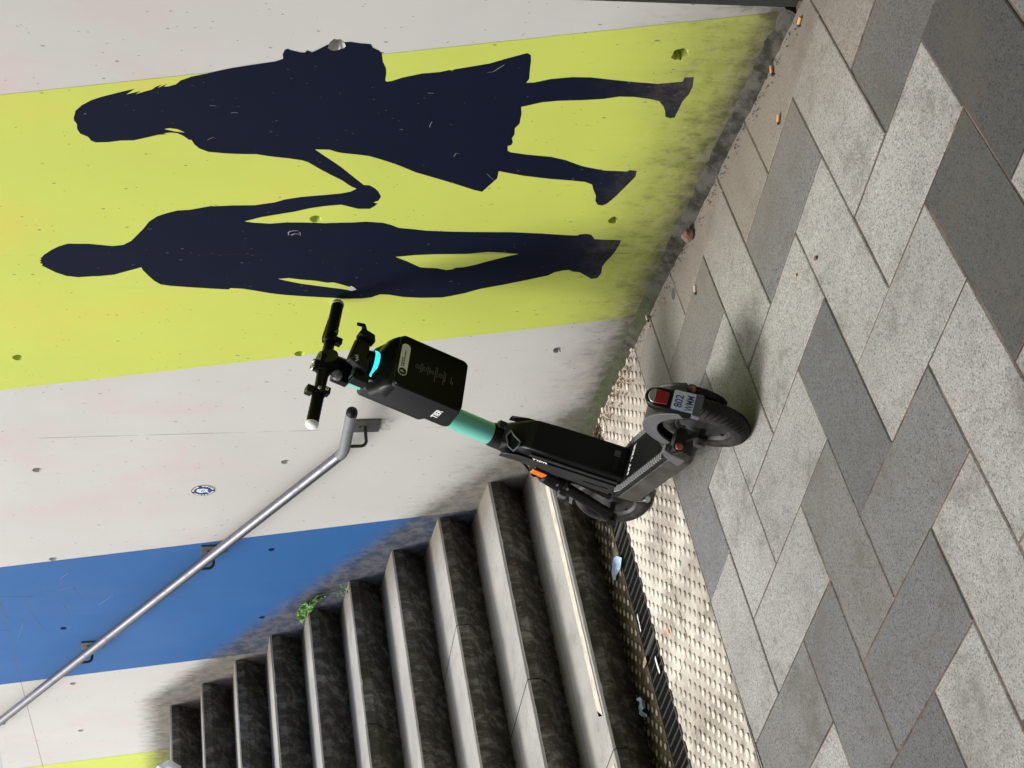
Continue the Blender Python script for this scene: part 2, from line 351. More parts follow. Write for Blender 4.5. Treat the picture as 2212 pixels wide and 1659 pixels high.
# ---------------------------------------------------------------- object helpers
def add(o, parent=None, label=None, cat=None, group=None, kind=None):
    COL.objects.link(o)
    if parent: o.parent = parent
    if label: o['label'] = label
    if cat: o['category'] = cat
    if group: o['group'] = group
    if kind: o['kind'] = kind
    return o
def empty(name, label, cat, group=None, mat=None):
    o = bpy.data.objects.new(name, None); o.empty_display_size = 0.1
    add(o, None, label, cat, group)
    if mat is not None: o.matrix_world = mat
    return o
class MB:
    """collects geometry, then builds one mesh object"""
    def __init__(s): s.v = []; s.f = []; s.m = []
    def add(s, vs, fs, mi=0):
        o = len(s.v); s.v += [tuple(q) for q in vs]
        s.f += [tuple(i + o for i in f) for f in fs]; s.m += [mi] * len(fs)
    def loft(s, secs, mi=0, cap=True, closed=False):
        n = len(secs[0]); vs = [q for sec in secs for q in sec]; fs = []
        L = len(secs)
        for i in range(L if closed else L - 1):
            a = i * n; b = ((i + 1) % L) * n
            for j in range(n):
                k = (j + 1) % n; fs.append((a + j, a + k, b + k, b + j))
        if cap and not closed:
            fs.append(tuple(reversed(range(n)))); fs.append(tuple(range((L - 1) * n, L * n)))
        s.add(vs, fs, mi)
    def tube(s, pts, r, seg=14, mi=0, cap=True, round_end=False):
        pts = [Vector(p) for p in pts]; n = len(pts)
        rs = r if isinstance(r, (list, tuple)) else [r] * n
        if round_end:
            for end in (0, 1):
                a, b = (pts[0], pts[1]) if end == 0 else (pts[-1], pts[-2])
                d = (a - b).normalized(); rr = rs[0] if end == 0 else rs[-1]
                ex = [(a + d * rr * sin(t), max(1e-4, rr * cos(t))) for t in (radians(30), radians(58), radians(80), radians(89))]
                if end == 0: pts = [q[0] for q in reversed(ex)] + pts; rs = [q[1] for q in reversed(ex)] + list(rs)
                else: pts = pts + [q[0] for q in ex]; rs = list(rs) + [q[1] for q in ex]
            n = len(pts)
        t0 = (pts[1] - pts[0]).normalized()
        ref = Vector((0, 0, 1)) if abs(t0.z) < 0.9 else Vector((1, 0, 0))
        u = t0.cross(ref).normalized(); secs = []
        for i in range(n):
            if i == 0: t = t0
            elif i == n - 1: t = (pts[-1] - pts[-2]).normalized()
            else: t = ((pts[i + 1] - pts[i]).normalized() + (pts[i] - pts[i - 1]).normalized()).normalized()
            u = (u - t * u.dot(t)).normalized(); w = t.cross(u)
            secs.append([pts[i] + (u * cos(2 * pi * k / seg) + w * sin(2 * pi * k / seg)) * rs[i] for k in range(seg)])
        s.loft(secs, mi, cap)
    def box(s, c, ax, half, mi=0):
        c = Vector(c); a, b, d = [Vector(q).normalized() * h for q, h in zip(ax, half)]
        vs = [c + a * i + b * j + d * k for i in (-1, 1) for j in (-1, 1) for k in (-1, 1)]
        fs = [(0, 1, 3, 2), (4, 6, 7, 5), (0, 4, 5, 1), (2, 3, 7, 6), (0, 2, 6, 4), (1, 5, 7, 3)]
        s.add(vs, fs, mi)
    def disc(s, c, nrm, up, rx, ry, th=0.001, seg=28, mi=0):
        n = Vector(nrm).normalized(); u = Vector(up); u = (u - n * u.dot(n)).normalized(); r = u.cross(n)
        c = Vector(c)
        secs = [[c + n * h + r * rx * cos(2 * pi * k / seg) + u * ry * sin(2 * pi * k / seg) for k in range(seg)] for h in (0, th)]
        s.loft(secs, mi)
    def revolve(s, c, axis, ref, prof, seg=48, mi=0, a0=0.0, a1=2 * pi):
        """prof: (radius, offset along axis) closed polygon"""
        c = Vector(c); ax = Vector(axis).normalized(); r = Vector(ref); r = (r - ax * r.dot(ax)).normalized(); q = ax.cross(r)
        full = abs(a1 - a0 - 2 * pi) < 1e-6
        cnt = seg if full else seg + 1
        secs = []
        for i in range(cnt):
            a = a0 + (a1 - a0) * i / seg
            d = r * cos(a) + q * sin(a)
            secs.append([c + d * pr + ax * po for pr, po in prof])
        s.loft(secs, mi, cap=not full, closed=full)
    def build(s, name, mats, parent=None, smooth=35, bevel=0.0, seg=2, **kw):
        me = bpy.data.meshes.new(name); me.from_pydata(s.v, [], s.f)
        mats = mats if isinstance(mats, (list, tuple)) else [mats]
        for m in mats: me.materials.append(m)
        me.polygons.foreach_set('material_index', s.m)
        bm = bmesh.new(); bm.from_mesh(me)
        bmesh.ops.remove_doubles(bm, verts=bm.verts, dist=1e-6)
        bmesh.ops.recalc_face_normals(bm, faces=bm.faces)
        bm.to_mesh(me); bm.free()
        if smooth:
            me.polygons.foreach_set('use_smooth', [True] * len(me.polygons))
            me.set_sharp_from_angle(angle=radians(smooth))
        me.update()
        o = bpy.data.objects.new(name, me)
        if bevel:
            b = o.modifiers.new('bevel', 'BEVEL'); b.width = bevel; b.segments = seg; b.limit_method = 'ANGLE'; b.angle_limit = radians(32)
        return add(o, parent, **kw)
def text(name, body, size, origin, right, up, mat, parent, ext=0.0004, bold=0.0, sx=1.0, align='CENTER'):
    cu = bpy.data.curves.new('t', 'FONT'); cu.body = body; cu.size = size; cu.extrude = ext; cu.offset = bold
    cu.align_x = align; cu.align_y = 'CENTER'; cu.resolution_u = 3
    t = bpy.data.objects.new('t', cu); COL.objects.link(t)
    dg = bpy.context.evaluated_depsgraph_get(); dg.update()
    me = bpy.data.meshes.new_from_object(t.evaluated_get(dg)); me.name = name
    bpy.data.objects.remove(t)
    r = Vector(right).normalized(); u = Vector(up); u = (u - r * u.dot(r)).normalized(); n = r.cross(u)
    m = Matrix((r * sx, u, n)).transposed().to_4x4(); m.translation = Vector(origin)
    me.transform(m)
    me.materials.clear(); me.materials.append(mat)
    for p in me.polygons: p.material_index = 0
    return add(bpy.data.objects.new(name, me), parent)

# ---------------------------------------------------------------- layout frames
SA = radians(-13.7944)
SN = Vector((cos(SA), -sin(SA), 0)); SW = Vector((sin(SA), cos(SA), 0))   # square to the steps / along them
def S(s, w, z=0.0): q = SN * s + SW * w; return Vector((q.x, q.y, z))
def w_wall(s): return -s * SN.y / SW.y
RISE = 0.15988

# ================================================================ GROUND
g = MB()
def sheet(poly, z): g.add([(p.x, p.y, z) for p in poly], [tuple(range(len(poly)))])
FAR = 9.0
sheet([S(-9, -3), S(1.993, -3), S(1.993, FAR), S(-9, FAR)], -0.0032)
sheet([S(2.147, -3), S(2.5, -3), S(2.5, FAR), S(2.147, FAR)], -0.0055)
ground = g.build('ground', M_GROUT, smooth=0, kind='structure', label='dark jointing bed under the paving slabs')
g = MB()
a, b, c, d2 = 1.993, 2.147, -0.0055, -0.13
prof = [(a, c), (a, d2), (b, d2), (b, c)]
g.add([S(s, w, z) for w in (-0.62, FAR) for s, z in prof], [(0, 1, 5, 4), (1, 2, 6, 5), (2, 3, 7, 6)])
g.build('drain_channel', M_PIT, smooth=0, kind='structure', label='dark drain channel under the grate')

paving = bpy.data.objects.new('pavement', None)
add(paving, None, 'herringbone pavement of light and dark granite slabs', None, None, 'structure')
LA = radians(15.96675); LO = Vector((-0.09255, 1.21693, 0))
LAx = Vector((cos(LA), sin(LA), 0)); LBx = Vector((-sin(LA), cos(LA), 0))
LIGHT, MID, DARK, WARM = (0.345, 0.338, 0.322), (0.185, 0.181, 0.175), (0.078, 0.078, 0.076), (0.285, 0.262, 0.238)
tone = {(1,-6):WARM,(2,-5):MID,(3,-4):MID,(4,-3):(0.185,0.188,0.195),(0,-6):WARM,(-2,-5):WARM,(-1,-4):(0.18,0.18,0.182),
 (3,0):(0.19,0.188,0.182),(-3,-5):WARM,(0,-2):(0.128,0.13,0.134),(1,-1):MID,(2,0):(0.165,0.165,0.165),(-4,-3):(0.13,0.13,0.13),
 (-1,0):(0.175,0.175,0.172),(0,1):(0.15,0.15,0.152),(1,2):(0.13,0.13,0.13),(-4,-2):DARK,(-3,-1):DARK,(4,-6):(0.27,0.265,0.26)}
G2 = 0.0026
def clip(poly, n, d):      # keep side where n.p <= d
    out = []
    for i in range(len(poly)):
        p, q = poly[i], poly[(i + 1) % len(poly)]
        a, b = n.dot(p) - d, n.dot(q) - d
        if a <= 0: out.append(p)
        if (a < 0 < b) or (b < 0 < a): out.append(p + (q - p) * (a / (a - b)))
    return out
def inset(poly, d):
    n = len(poly); cen = sum(poly, Vector()) / n; out = []
    for i in range(n):
        p0, p1, p2 = poly[i - 1], poly[i], poly[(i + 1) % n]
        e1 = (p1 - p0).normalized(); e2 = (p2 - p1).normalized()
        n1 = Vector((-e1.y, e1.x, 0)); n2 = Vector((-e2.y, e2.x, 0))
        if n1.dot(cen - p1) < 0: n1 = -n1
        if n2.dot(cen - p1) < 0: n2 = -n2
        bis = n1 + n2; k = d / max(0.3, bis.dot(n1))
        out.append(p1 + bis * k)
    return out
slab_mesh = {}
for i in range(-20, 14):
    for j in range(-14, 26):
        m = (i - j) % 4
        if m == 3: di, dj = 2, 1
        elif m == 2: di, dj = 1, 2
        else: continue
        P = [LO + LAx * 0.25 * (i + u) + LBx * 0.25 * (j + v) for u, v in ((0, 0), (di, 0), (di, dj), (0, dj))]
        cen = sum(P, Vector()) / 4
        if cen.x < -4.6 or cen.y > 5.2: continue
        poly = clip(P, Vector((0, -1, 0)), -0.018)
        if len(poly) < 3: continue
        poly = clip(poly, SN, 1.463)
        if len(poly) < 3: continue
        area = 0.5 * abs(sum(poly[k].x * poly[(k + 1) % len(poly)].y - poly[(k + 1) % len(poly)].x * poly[k].y for k in range(len(poly))))
        if area < 0.0008: continue
        rnd = random.Random(i * 131 + j * 17)
        whole = len(poly) == 4 and area > 0.1249
        cen = sum(poly, Vector()) / len(poly)
        key = (m,) if whole else None
        if key in slab_mesh: me = slab_mesh[key]
        else:
            loc = [p - cen for p in poly]
            o1 = inset(loc, G2); o2 = inset(loc, G2 + 0.003)
            n = len(loc); mb = MB()
            mb.loft([[Vector((p.x, p.y, -0.03)) for p in o1], [Vector((p.x, p.y, -0.0025)) for p in o1], [Vector((p.x, p.y, 0)) for p in o2]])
            tmp = mb.build('paving_slab', M_GRAN, smooth=0); me = tmp.data; bpy.data.objects.remove(tmp)
            if key: slab_mesh[key] = me
        o = bpy.data.objects.new('paving_slab', me); add(o, paving)
        o.location = cen + Vector((0, 0, rnd.uniform(-0.0016, 0.0012)))
        o.rotation_euler = (rnd.uniform(-.003, .003), rnd.uniform(-.003, .003), rnd.uniform(-.003, .003))
        t = tone.get((i, j))
        if t is None:
            t = LIGHT if (rnd.random() < 0.62 or (-4 < i < 6 and -9 < j < 3)) else (MID if rnd.random() < 0.5 else DARK)
        f = rnd.uniform(0.95, 1.05)
        o.color = (t[0] * f, t[1] * f, t[2] * f, 1)

# tactile tiles with truncated domes, and the filthy strip between grate and steps
tact = bpy.data.objects.new('tactile_paving', None)
add(tact, None, 'cream tactile paving with raised domes along the drain', None, None, 'structure')
def dome_tile(ds, dw, mat, name, seed):
    rnd = random.Random(seed); mb = MB(); e = 0.0018
    def rect(q, z): return [S(q, q, z), S(ds - q, q, z), S(ds - q, dw - q, z), S(q, dw - q, z)]
    mb.loft([rect(e, -0.03), rect(e, -0.0015), rect(e + 0.002, 0)])
    pit = 0.0666
    nS = int(ds / pit) + 2; nW = int(dw / pit) + 2
    s0 = (ds % pit) / 2
    for par in (0, 1):
        for a in range(nS):
            for b in range(nW):
                s = 0.018 + a * 0.0655 + par * 0.0327; w = 0.017 + b * 0.0646 + par * 0.0323
                if s > ds - 0.014 or w > dw - 0.013: continue
                if rnd.random() < 0.012: continue
                c = S(s, w); h = 0.0052 * rnd.uniform(0.85, 1.05)
                secs = []
                for r, z in ((0.0138, -0.0004), (0.0130, h * 0.60), (0.0117, h * 0.93), (0.0096, h)):
                    secs.append([c + Vector((r * cos(2 * pi * k / 12), r * sin(2 * pi * k / 12), z)) for k in range(12)])
                mb.loft(secs)
    o = mb.build(name, mat, smooth=40); me = o.data; bpy.data.objects.remove(o); return me
TM = [dome_tile(0.2615, 0.2587, M_TACT, 'tactile_tile', q) for q in range(3)]
TD = [dome_tile(0.196, 0.2587, M_TACTD, 'tactile_tile', 10 + q) for q in range(2)]
for k in range(-4, 16):
    w0 = 0.482 + k * 0.2587
    for c_ in (0, 1):
        s0 = 1.466 + c_ * 0.263
        if S(s0, w0 + 0.2587).y < -0.02: continue
        o = bpy.data.objects.new('tactile_tile', TM[(k * 2 + c_) % 3]); add(o, tact)
        o.location = S(s0, w0, random.uniform(-.001, .0008)); o.rotation_euler = (random.uniform(-.003, .003), random.uniform(-.003, .003), 0)
    if S(2.2, w0 + 0.2587).y < 0.0: continue
    o = bpy.data.objects.new('tactile_tile', TD[k % 2]); add(o, tact, 'narrow tactile tile caked in brown dirt')
    o.location = S(2.151, w0 - 0.11, 0.0)

# drain grates
for q, (w0, w1, lab) in enumerate(((-0.46, 0.002, 'short steel mesh drain grate nearest the mural wall, behind the scooter'), (0.004, 0.499, 'steel mesh drain grate beside the flat blue paper scrap'),
                              (0.503, 1.003, 'steel mesh drain grate beside the crumpled blue tissue'), (1.007, 1.507, 'steel mesh drain grate at the bottom edge of the photo'), (1.511, 2.011, 'next steel mesh drain grate out past the photo edge'))):
    t = empty('drain_grate', lab, 'drain grate', 'steel mesh grates over the drain channel', Matrix.Translation(S(1.995, w0, 0)))
    L = w1 - w0
    mb = MB()
    for s in (0.002, 0.148): mb.box(S(s, L / 2, -0.010), (SN, SW, (0, 0, 1)), (0.0018, L / 2, 0.0125))
    for w in (0.0025, L - 0.0025): mb.box(S(0.075, w, -0.010), (SN, SW, (0, 0, 1)), (0.0712, 0.0022, 0.0118))
    mb.build('frame', M_GRATE, t, smooth=0)
    mb = MB(); n = int(L / 0.0335)
    for k in range(1, n): mb.box(S(0.075, L * k / n, -0.0050), (SN, SW, (0, 0, 1)), (0.0708, 0.0008, 0.0050))
    mb.build('cross_bar', M_GRATE, t, smooth=0, kind='stuff')
    mb = MB()
    for k in range(1, 15): mb.box(S(0.150 * k / 15, L / 2, -0.0105), (SN, SW, (0, 0, 1)), (0.0008, L / 2 - 0.006, 0.0075))
    mb.build('bearing_bar', M_DARKSTEEL, t, smooth=0, kind='stuff')

# ================================================================ STAIRS
stair = empty('staircase', 'flight of ten grey concrete steps climbing along the mural wall', 'staircase')
joints = {1: 0.80, 2: 0.311, 3: -0.159, 4: 0.62, 5: -0.115, 6: 0.50, 7: 0.05, 8: -0.402, 9: 0.30, 10: -0.15}
for k in range(1, 11):
    s0 = 2.232 + (k - 1) * 0.3215; z1 = k * RISE; z0 = (k - 1) * RISE
    depth = 0.3215 + 0.150 if k < 10 else 4.4
    ws = [w_wall(s0 + depth) - 0.05, joints[k]]
    while ws[-1] < 3.6: ws.append(ws[-1] + 1.45)
    for a_, b_ in zip(ws[:-1], ws[1:]):
        mb = MB(); rnd = random.Random(k * 10 + int(a_ * 7)); dz = rnd.uniform(-.0015, .0015); ds_ = rnd.uniform(-.002, .002)
        e = 0.0032
        pr = [(s0 + 0.112, z0 - 0.01 * (k == 1)), (s0 + ds_, z1 - 0.046), (s0 + ds_, z1 - 0.007), (s0 + ds_ + 0.007, z1 + dz), (s0 + depth, z1 + dz), (s0 + depth, z0)]
        n_ = max(2, int((b_ - a_) / 0.012)) if k < 9 else 2
        # the arris is chipped unevenly along its length
        secs = []
        for t_ in range(n_ + 1):
            w = a_ + e + (b_ - a_ - 2 * e) * t_ / n_
            ch = max(0.0, noise.noise(Vector((w * 17 + k * 9, k, 0)))) ** 2.0 * 0.007 + abs(noise.noise(Vector((w * 90, k * 3, 2)))) * 0.0018
            q = [list(p) for p in pr]
            q[2][1] -= ch; q[3][0] += ch
            secs.append([S(s, w, z) for s, z in q])
        vs = [p for sec in secs for p in sec]; n6 = 6; fs = []; ms = []
        for t_ in range(n_):
            for j in range(6):
                jj = (j + 1) % 6; fs.append((t_ * 6 + j, t_ * 6 + jj, (t_ + 1) * 6 + jj, (t_ + 1) * 6 + j))
                ms.append({0: 1, 1: 1, 2: 0, 3: 0}.get(j, 1))
        fs.append(tuple(reversed(range(6)))); ms.append(1); fs.append(tuple(range(n_ * 6, n_ * 6 + 6))); ms.append(1)
        o_ = len(mb.v); mb.v += [tuple(v) for v in vs]; mb.f += fs; mb.m += ms
        mb.build('stair_block', [M_TREAD, M_RISER], stair, smooth=20)
mb = MB()   # core under the blocks so nothing shows through the joints
for k in range(1, 11):
    s0 = 2.232 + (k - 1) * 0.3215
    mb.box(S(s0 + 1.13, 1.6, k * RISE / 2 - 0.06), (SN, SW, (0, 0, 1)), (0.98, 2.9, k * RISE / 2 - 0.02))
mb.build('stair_core', M_RISER, stair, smooth=0)
mb = MB()
for w0, w1, tip in ((-0.40, 0.655, 1), (0.835, 1.9, 0)):
    pts = []
    for t_ in range(41):
        w = w0 + (w1 - w0) * t_ / 40; n_ = noise.noise(Vector((w * 30, 0, 0))) * 0.004
        pts.append((w, 2.262 + n_ * 0.8, 2.262 + 0.050 + n_))
    lo = [S(s, w, RISE + 0.0035) for w, s, _ in pts]; hi = [S(s2 + (0.0), w - (0.05 if (tip and i == 40) else 0), RISE + 0.0035) for i, (w, _, s2) in enumerate(pts)]
    n = len(lo)
    mb.add(lo + hi, [(i, i + 1, n + i + 1, n + i) for i in range(n - 1)])
mb.build('pale_nosing_strip', M_STRIP, stair, smooth=0, label='pale cream strip along the lowest nosing')  # pale mottled band laid on the tread just behind the nosing

# ================================================================ WALL WITH MURAL
def q1(L, bx=0.0, by=0.0): return [(bx + x / 3.0, by + y / 3.0) for x, y in L]
R11 = lambda L: q1(L, 0, 0); R12 = lambda L: q1(L, 737.33, 0); R13 = lambda L: q1(L, 1474.67, 0)
R21 = lambda L: q1(L, 0, 552.93); R22 = lambda L: q1(L, 737.33, 552.93)
def on_wall(p):
    """photo tracing -> true position on the wall plane (x, z), in metres"""
    X, Y = 1659 - p[1], p[0]
    d = RIGHT * ((X - 829.5) / 3395.27) + UP * (-(Y - 1106) / 3395.27) + FWD
    s = -CAM.y / d.y; return (CAM.x + s * d.x, CAM.z + s * d.z)
woman = R11([(478,760),(490,715),(530,680),(590,648),(660,625),(740,605),(800,590),(875,573),(820,610),(915,587),(880,608),(985,578),(1012,560),(1050,545),(1022,568),(1082,543),(1062,560),(1092,558),(1140,545),(1170,520),(1240,495),(1360,470),(1500,440),(1640,418),(1780,398),(1835,380),(1832,350),(1845,322),(1865,315),(1885,325),(1950,340),(1975,340),(1990,325),(2010,333),(2020,338),(2060,320),(2120,290),(2180,272)]) \
 + R12([(0,275),(60,270),(120,280),(190,285),(205,310),(240,325),(262,345),(270,400),(290,440),(292,470),(285,520),(295,528),(330,522),(400,500),(520,475),(640,465),(700,452),(720,455),(730,448),(850,428),(960,410),(1080,375),(1205,342),(1228,355),(1230,390),(1222,450),(1218,510),(1198,535),(1250,533),(1360,510),(1500,498),(1620,500),(1750,515),(1900,530),(2050,542),(2150,533)]) \
 + R13([(0,528),(12,500),(73,498),(65,560),(40,610),(0,655)]) \
 + R12([(2160,760),(2130,765),(2100,755),(2098,720),(2088,690),(2060,655),(2000,640),(1900,627),(1800,625),(1700,640),(1560,648),(1410,652),(1300,662),(1165,692),(1168,735),(1155,800),(1125,830),(1122,870),(1105,895),(1112,920),(1100,940),(1078,945),(1078,975),(1095,985),(1200,1000),(1360,1015),(1450,1035),(1560,1075),(1700,1103),(1850,1110),(1870,1100),(1915,1107),(1905,1145),(1840,1210),(1780,1270),(1720,1320),(1690,1332),(1660,1325),(1645,1300),(1650,1270),(1632,1225),(1625,1195),(1580,1178),(1500,1170),(1350,1158),(1180,1138),(1020,1108),(1010,1155),(970,1190),(912,1242),(860,1230),(720,1185),(600,1150),(480,1115),(420,1090),(350,1062),(250,1030),(180,1010),(100,1000),(0,990)]) \
 + R11([(2180,983),(2140,970),(2100,968),(2042,967),(2120,1020),(2180,1060)]) + R12([(0,1082),(60,1130),(145,1197),(185,1200),(220,1220),(240,1240),(258,1272),(240,1300),(208,1310),(236,1318),(215,1335),(185,1352),(107,1352),(98,1222),(60,1205),(0,1165)]) \
 + R11([(2150,1135),(2080,1098),(2000,1052),(1960,1038),(1870,1025),(1750,1012),(1660,998),(1550,997),(1450,992),(1350,983),(1290,960),(1260,935),(1240,905),(1225,905),(1190,880),(1150,862),(1110,858),(1062,862),(1085,868),(1030,872),(950,890),(870,908),(780,910),(700,920),(620,922),(590,910),(570,885),(520,865),(500,835),(497,800),(480,780)])
woman_gap = R11([(1064,835),(1100,829),(1150,836),(1198,857),(1130,850)])
man = R12([(98,1222),(107,1352),(60,1340),(0,1325)]) + R11([(2100,1335),(2000,1350),(1900,1372),(1800,1388),(1700,1405),(1585,1433),(1650,1442),(1750,1448),(1850,1440),(1950,1440),(2050,1442),(2100,1445)]) \
 + R12([(0,1441),(80,1440),(160,1435),(270,1442),(320,1455),(370,1475),(450,1482),(550,1493),(720,1500),(900,1502),(1100,1503),(1300,1512),(1450,1522),(1530,1525),(1545,1517),(1590,1514),(1620,1520),(1640,1548),(1700,1552),(1810,1555),(1808,1570),(1780,1620),(1750,1659)]) \
 + R22([(1720,30),(1690,70),(1685,110),(1660,142),(1620,148),(1580,125),(1545,105),(1500,100),(1475,90),(1440,92),(1380,105),(1340,125),(1200,155),(1050,185),(900,212),(800,240),(700,260),(650,268),(520,270),(400,265),(310,250),(250,248),(190,268),(130,275),(0,275)]) \
 + R21([(2150,270),(2000,262),(1850,252),(1750,240),(1660,225),(1580,212),(1495,207),(1480,216),(1400,212),(1250,203),(1100,192),(1040,183),(1000,160),(960,125),(925,90),(915,72),(820,98),(740,120),(640,130),(600,130),(510,137),(430,128),(360,105),(310,80),(285,68),(270,60),(278,52),(258,44),(268,36),(256,28),(268,20),(262,10),(274,4)]) \
 + R11([(284,1650),(300,1640),(330,1620),(380,1595),(440,1577),(500,1578),(570,1578),(650,1585),(730,1593),(800,1585),(850,1560),(880,1530),(910,1500),(930,1480),(965,1435),(1020,1400),(1080,1380),(1150,1362),(1230,1358),(1300,1345),(1370,1333),(1390,1335),(1500,1330),(1650,1328),(1780,1310),(1850,1290),(1950,1275),(2100,1262)]) + R12([(0,1252),(60,1240)])
man_gap1 = R22([(352,5),(430,35),(510,72),(550,75),(620,78),(680,90),(720,85),(740,75),(800,70),(870,55),(960,30),(1080,0)]) + R12([(1148,1645),(1060,1637),(950,1633),(800,1645),(600,1647),(480,1652)])
man_gap2 = R21([(1802,147),(1870,142),(1950,152),(2050,160),(2120,172),(2160,170)]) + R22([(0,183),(40,195),(75,205),(96,216),(60,222),(0,212)]) + R21([(2100,198),(1950,178),(1860,160)])
holes = []
def hole(px, py, r=0.0175): x, z = on_wall((px, py)); holes.append((x, z, r))
for p in ((38.3,772),(80,1015.3),(115,1207.7),(138.3,1357),(158.3,1476.7),(175.7,1578),(681.7,472.7),(646.7,763.7),(616.7,997.7),(588.3,1187),(567.7,1333.3),(1325.7,475),(1204,756.3)): hole(*p)
hole(726.7, 96.7, 0.022); hole(1470, 117, 0.0235)
X0, X1, Z0, Z1 = -0.19, 9.5, -0.25, 2.90
pts = []; edges = []
def loop(P):
    b = len(pts); pts.extend(Vector(q) for q in P); n = len(P)
    edges.extend((b + i, b + (i + 1) % n) for i in range(n))
OUT = [(X0, Z0), (X1, Z0), (X1, 2.545), (6.4, 2.54), (5.75, 2.515), (5.585, 2.52), (5.50, 2.62), (5.44, Z1), (X0, Z1)]
loop(OUT)
polys = {}
for nm, P in (('woman', woman), ('wgap', woman_gap), ('man', man), ('mgap1', man_gap1), ('mgap2', man_gap2)):
    W = [on_wall(p) for p in P]; polys[nm] = W; loop(W)
bounds = [-0.178, 1.338, 2.831, 4.290, 5.770]          # stripe edges: x - 0.2*z
for b_ in bounds:
    n = len(pts); pts += [Vector((b_ + 0.2 * Z0, Z0)), Vector((b_ + 0.2 * Z1, Z1))]; edges.append((n, n + 1))
hrings = []
for hi_, (hx, hz, hr) in enumerate(holes):
    rnd = random.Random(hi_); R = []
    rag = 0.16 if hi_ >= 11 else 0.05
    for k in range(18):
        a = 2 * pi * k / 18; r_ = hr * (1 + rnd.uniform(-rag, rag)); R.append((hx + r_ * cos(a), hz + r_ * sin(a)))
    hrings.append(R); loop(R)
res = delaunay_2d_cdt(pts, edges, [], 0, 1e-5)
VV, FF = res[0], res[2]
def inside(x, y, P):
    c = False; n = len(P)
    for i in range(n):
        x1, y1 = P[i]; x2, y2 = P[i - 1]
        if (y1 > y) != (y2 > y) and x < (x2 - x1) * (y - y1) / (y2 - y1) + x1: c = not c
    return c
def stripe(x, z):
    u = x - 0.2 * z
    return 0 if u < bounds[0] else 1 if u < bounds[1] else 0 if u < bounds[2] else 2 if u < bounds[3] else 0 if u < bounds[4] else 3
wall = MB(); part = {k: MB() for k in ('y1', 'blue', 'y2', 'woman', 'man')}
for f in FF:
    cx = sum(VV[i].x for i in f) / 3; cz = sum(VV[i].y for i in f) / 3
    if not inside(cx, cz, OUT): continue
    if any((cx - hx) ** 2 + (cz - hz) ** 2 < (hr * 1.2) ** 2 and inside(cx, cz, hrings[q]) for q, (hx, hz, hr) in enumerate(holes)): continue
    P3 = [(VV[i].x, 0.0, VV[i].y) for i in f]; wall.add(P3, [(0, 1, 2)], 0)
    key = None
    if inside(cx, cz, polys['woman']) and not inside(cx, cz, polys['wgap']): key = 'woman'
    elif inside(cx, cz, polys['man']) and not inside(cx, cz, polys['mgap1']) and not inside(cx, cz, polys['mgap2']): key = 'man'
    else:
        st_ = stripe(cx, cz); key = {0: None, 1: 'y1', 2: 'blue', 3: 'y2'}[st_]
    if key: part[key].add([(x, 0.0007, z) for x, y, z in P3], [(0, 1, 2)], 0)
for hi_, (R, (hx, hz, hr)) in enumerate(zip(hrings, holes)):   # the cone-shaped tie holes
    mi = {0: 0, 1: 1, 2: 2, 3: 1}[stripe(hx, hz)]
    dep = 0.042 if hi_ >= 11 else 0.026
    n = len(R)
    secs = []
    for t_, yy in ((1.0, 0.0007), (0.90, -0.004), (0.74, -dep * 0.8), (0.55, -dep), (0.0001, -dep)):
        secs.append([(hx + (x - hx) * t_, yy, hz + (z - hz) * t_) for x, z in R])
    wall.loft(secs, mi, cap=False)
nb = len(OUT)
wall.add([(x, 0.0, z) for x, z in OUT] + [(x, -0.35, z) for x, z in OUT], [(k, (k + 1) % nb, nb + (k + 1) % nb, nb + k) for k in range(nb)] + [tuple(range(nb, 2 * nb))], 0)
def raw(mb, name, mats, parent=None, **kw):
    me = bpy.data.meshes.new(name); me.from_pydata(mb.v, [], mb.f)
    for m in mats: me.materials.append(m)
    me.polygons.foreach_set('material_index', mb.m); me.update()
    return add(bpy.data.objects.new(name, me), parent, **kw)
W_OBJ = raw(wall, 'mural_wall', [M_WHITE, M_YELLOW, M_BLUE], label='concrete wall painted with slanting stripes and two dark figures holding hands', cat='wall')
raw(part['y1'], 'painted_stripe', [M_YELLOW], W_OBJ, label='wide lime yellow stripe behind the two figures')
raw(part['blue'], 'painted_stripe', [M_BLUE], W_OBJ, label='blue stripe behind the handrail')
raw(part['y2'], 'painted_stripe', [M_YELLOW], W_OBJ, label='lime yellow stripe at the top of the stairs')
raw(part['woman'], 'painted_figure', [M_NAVY], W_OBJ, label='navy silhouette of a long-haired woman in a skirt')
raw(part['man'], 'painted_figure', [M_NAVY], W_OBJ, label='navy silhouette of a man holding her hand')

mb = MB(); CH = [on_wall(p) for p in q1([(50,208),(62,192),(80,200),(98,216),(70,224),(56,222),(42,216)], 737.33, 552.93)]
mb.loft([[(x, y, z) for x, z in CH] for y in (0.0007, 0.0013)]); mb.build('paint_chip', M_WHITE, W_OBJ, smooth=0, label='grey bare patch at the man’s wrist')
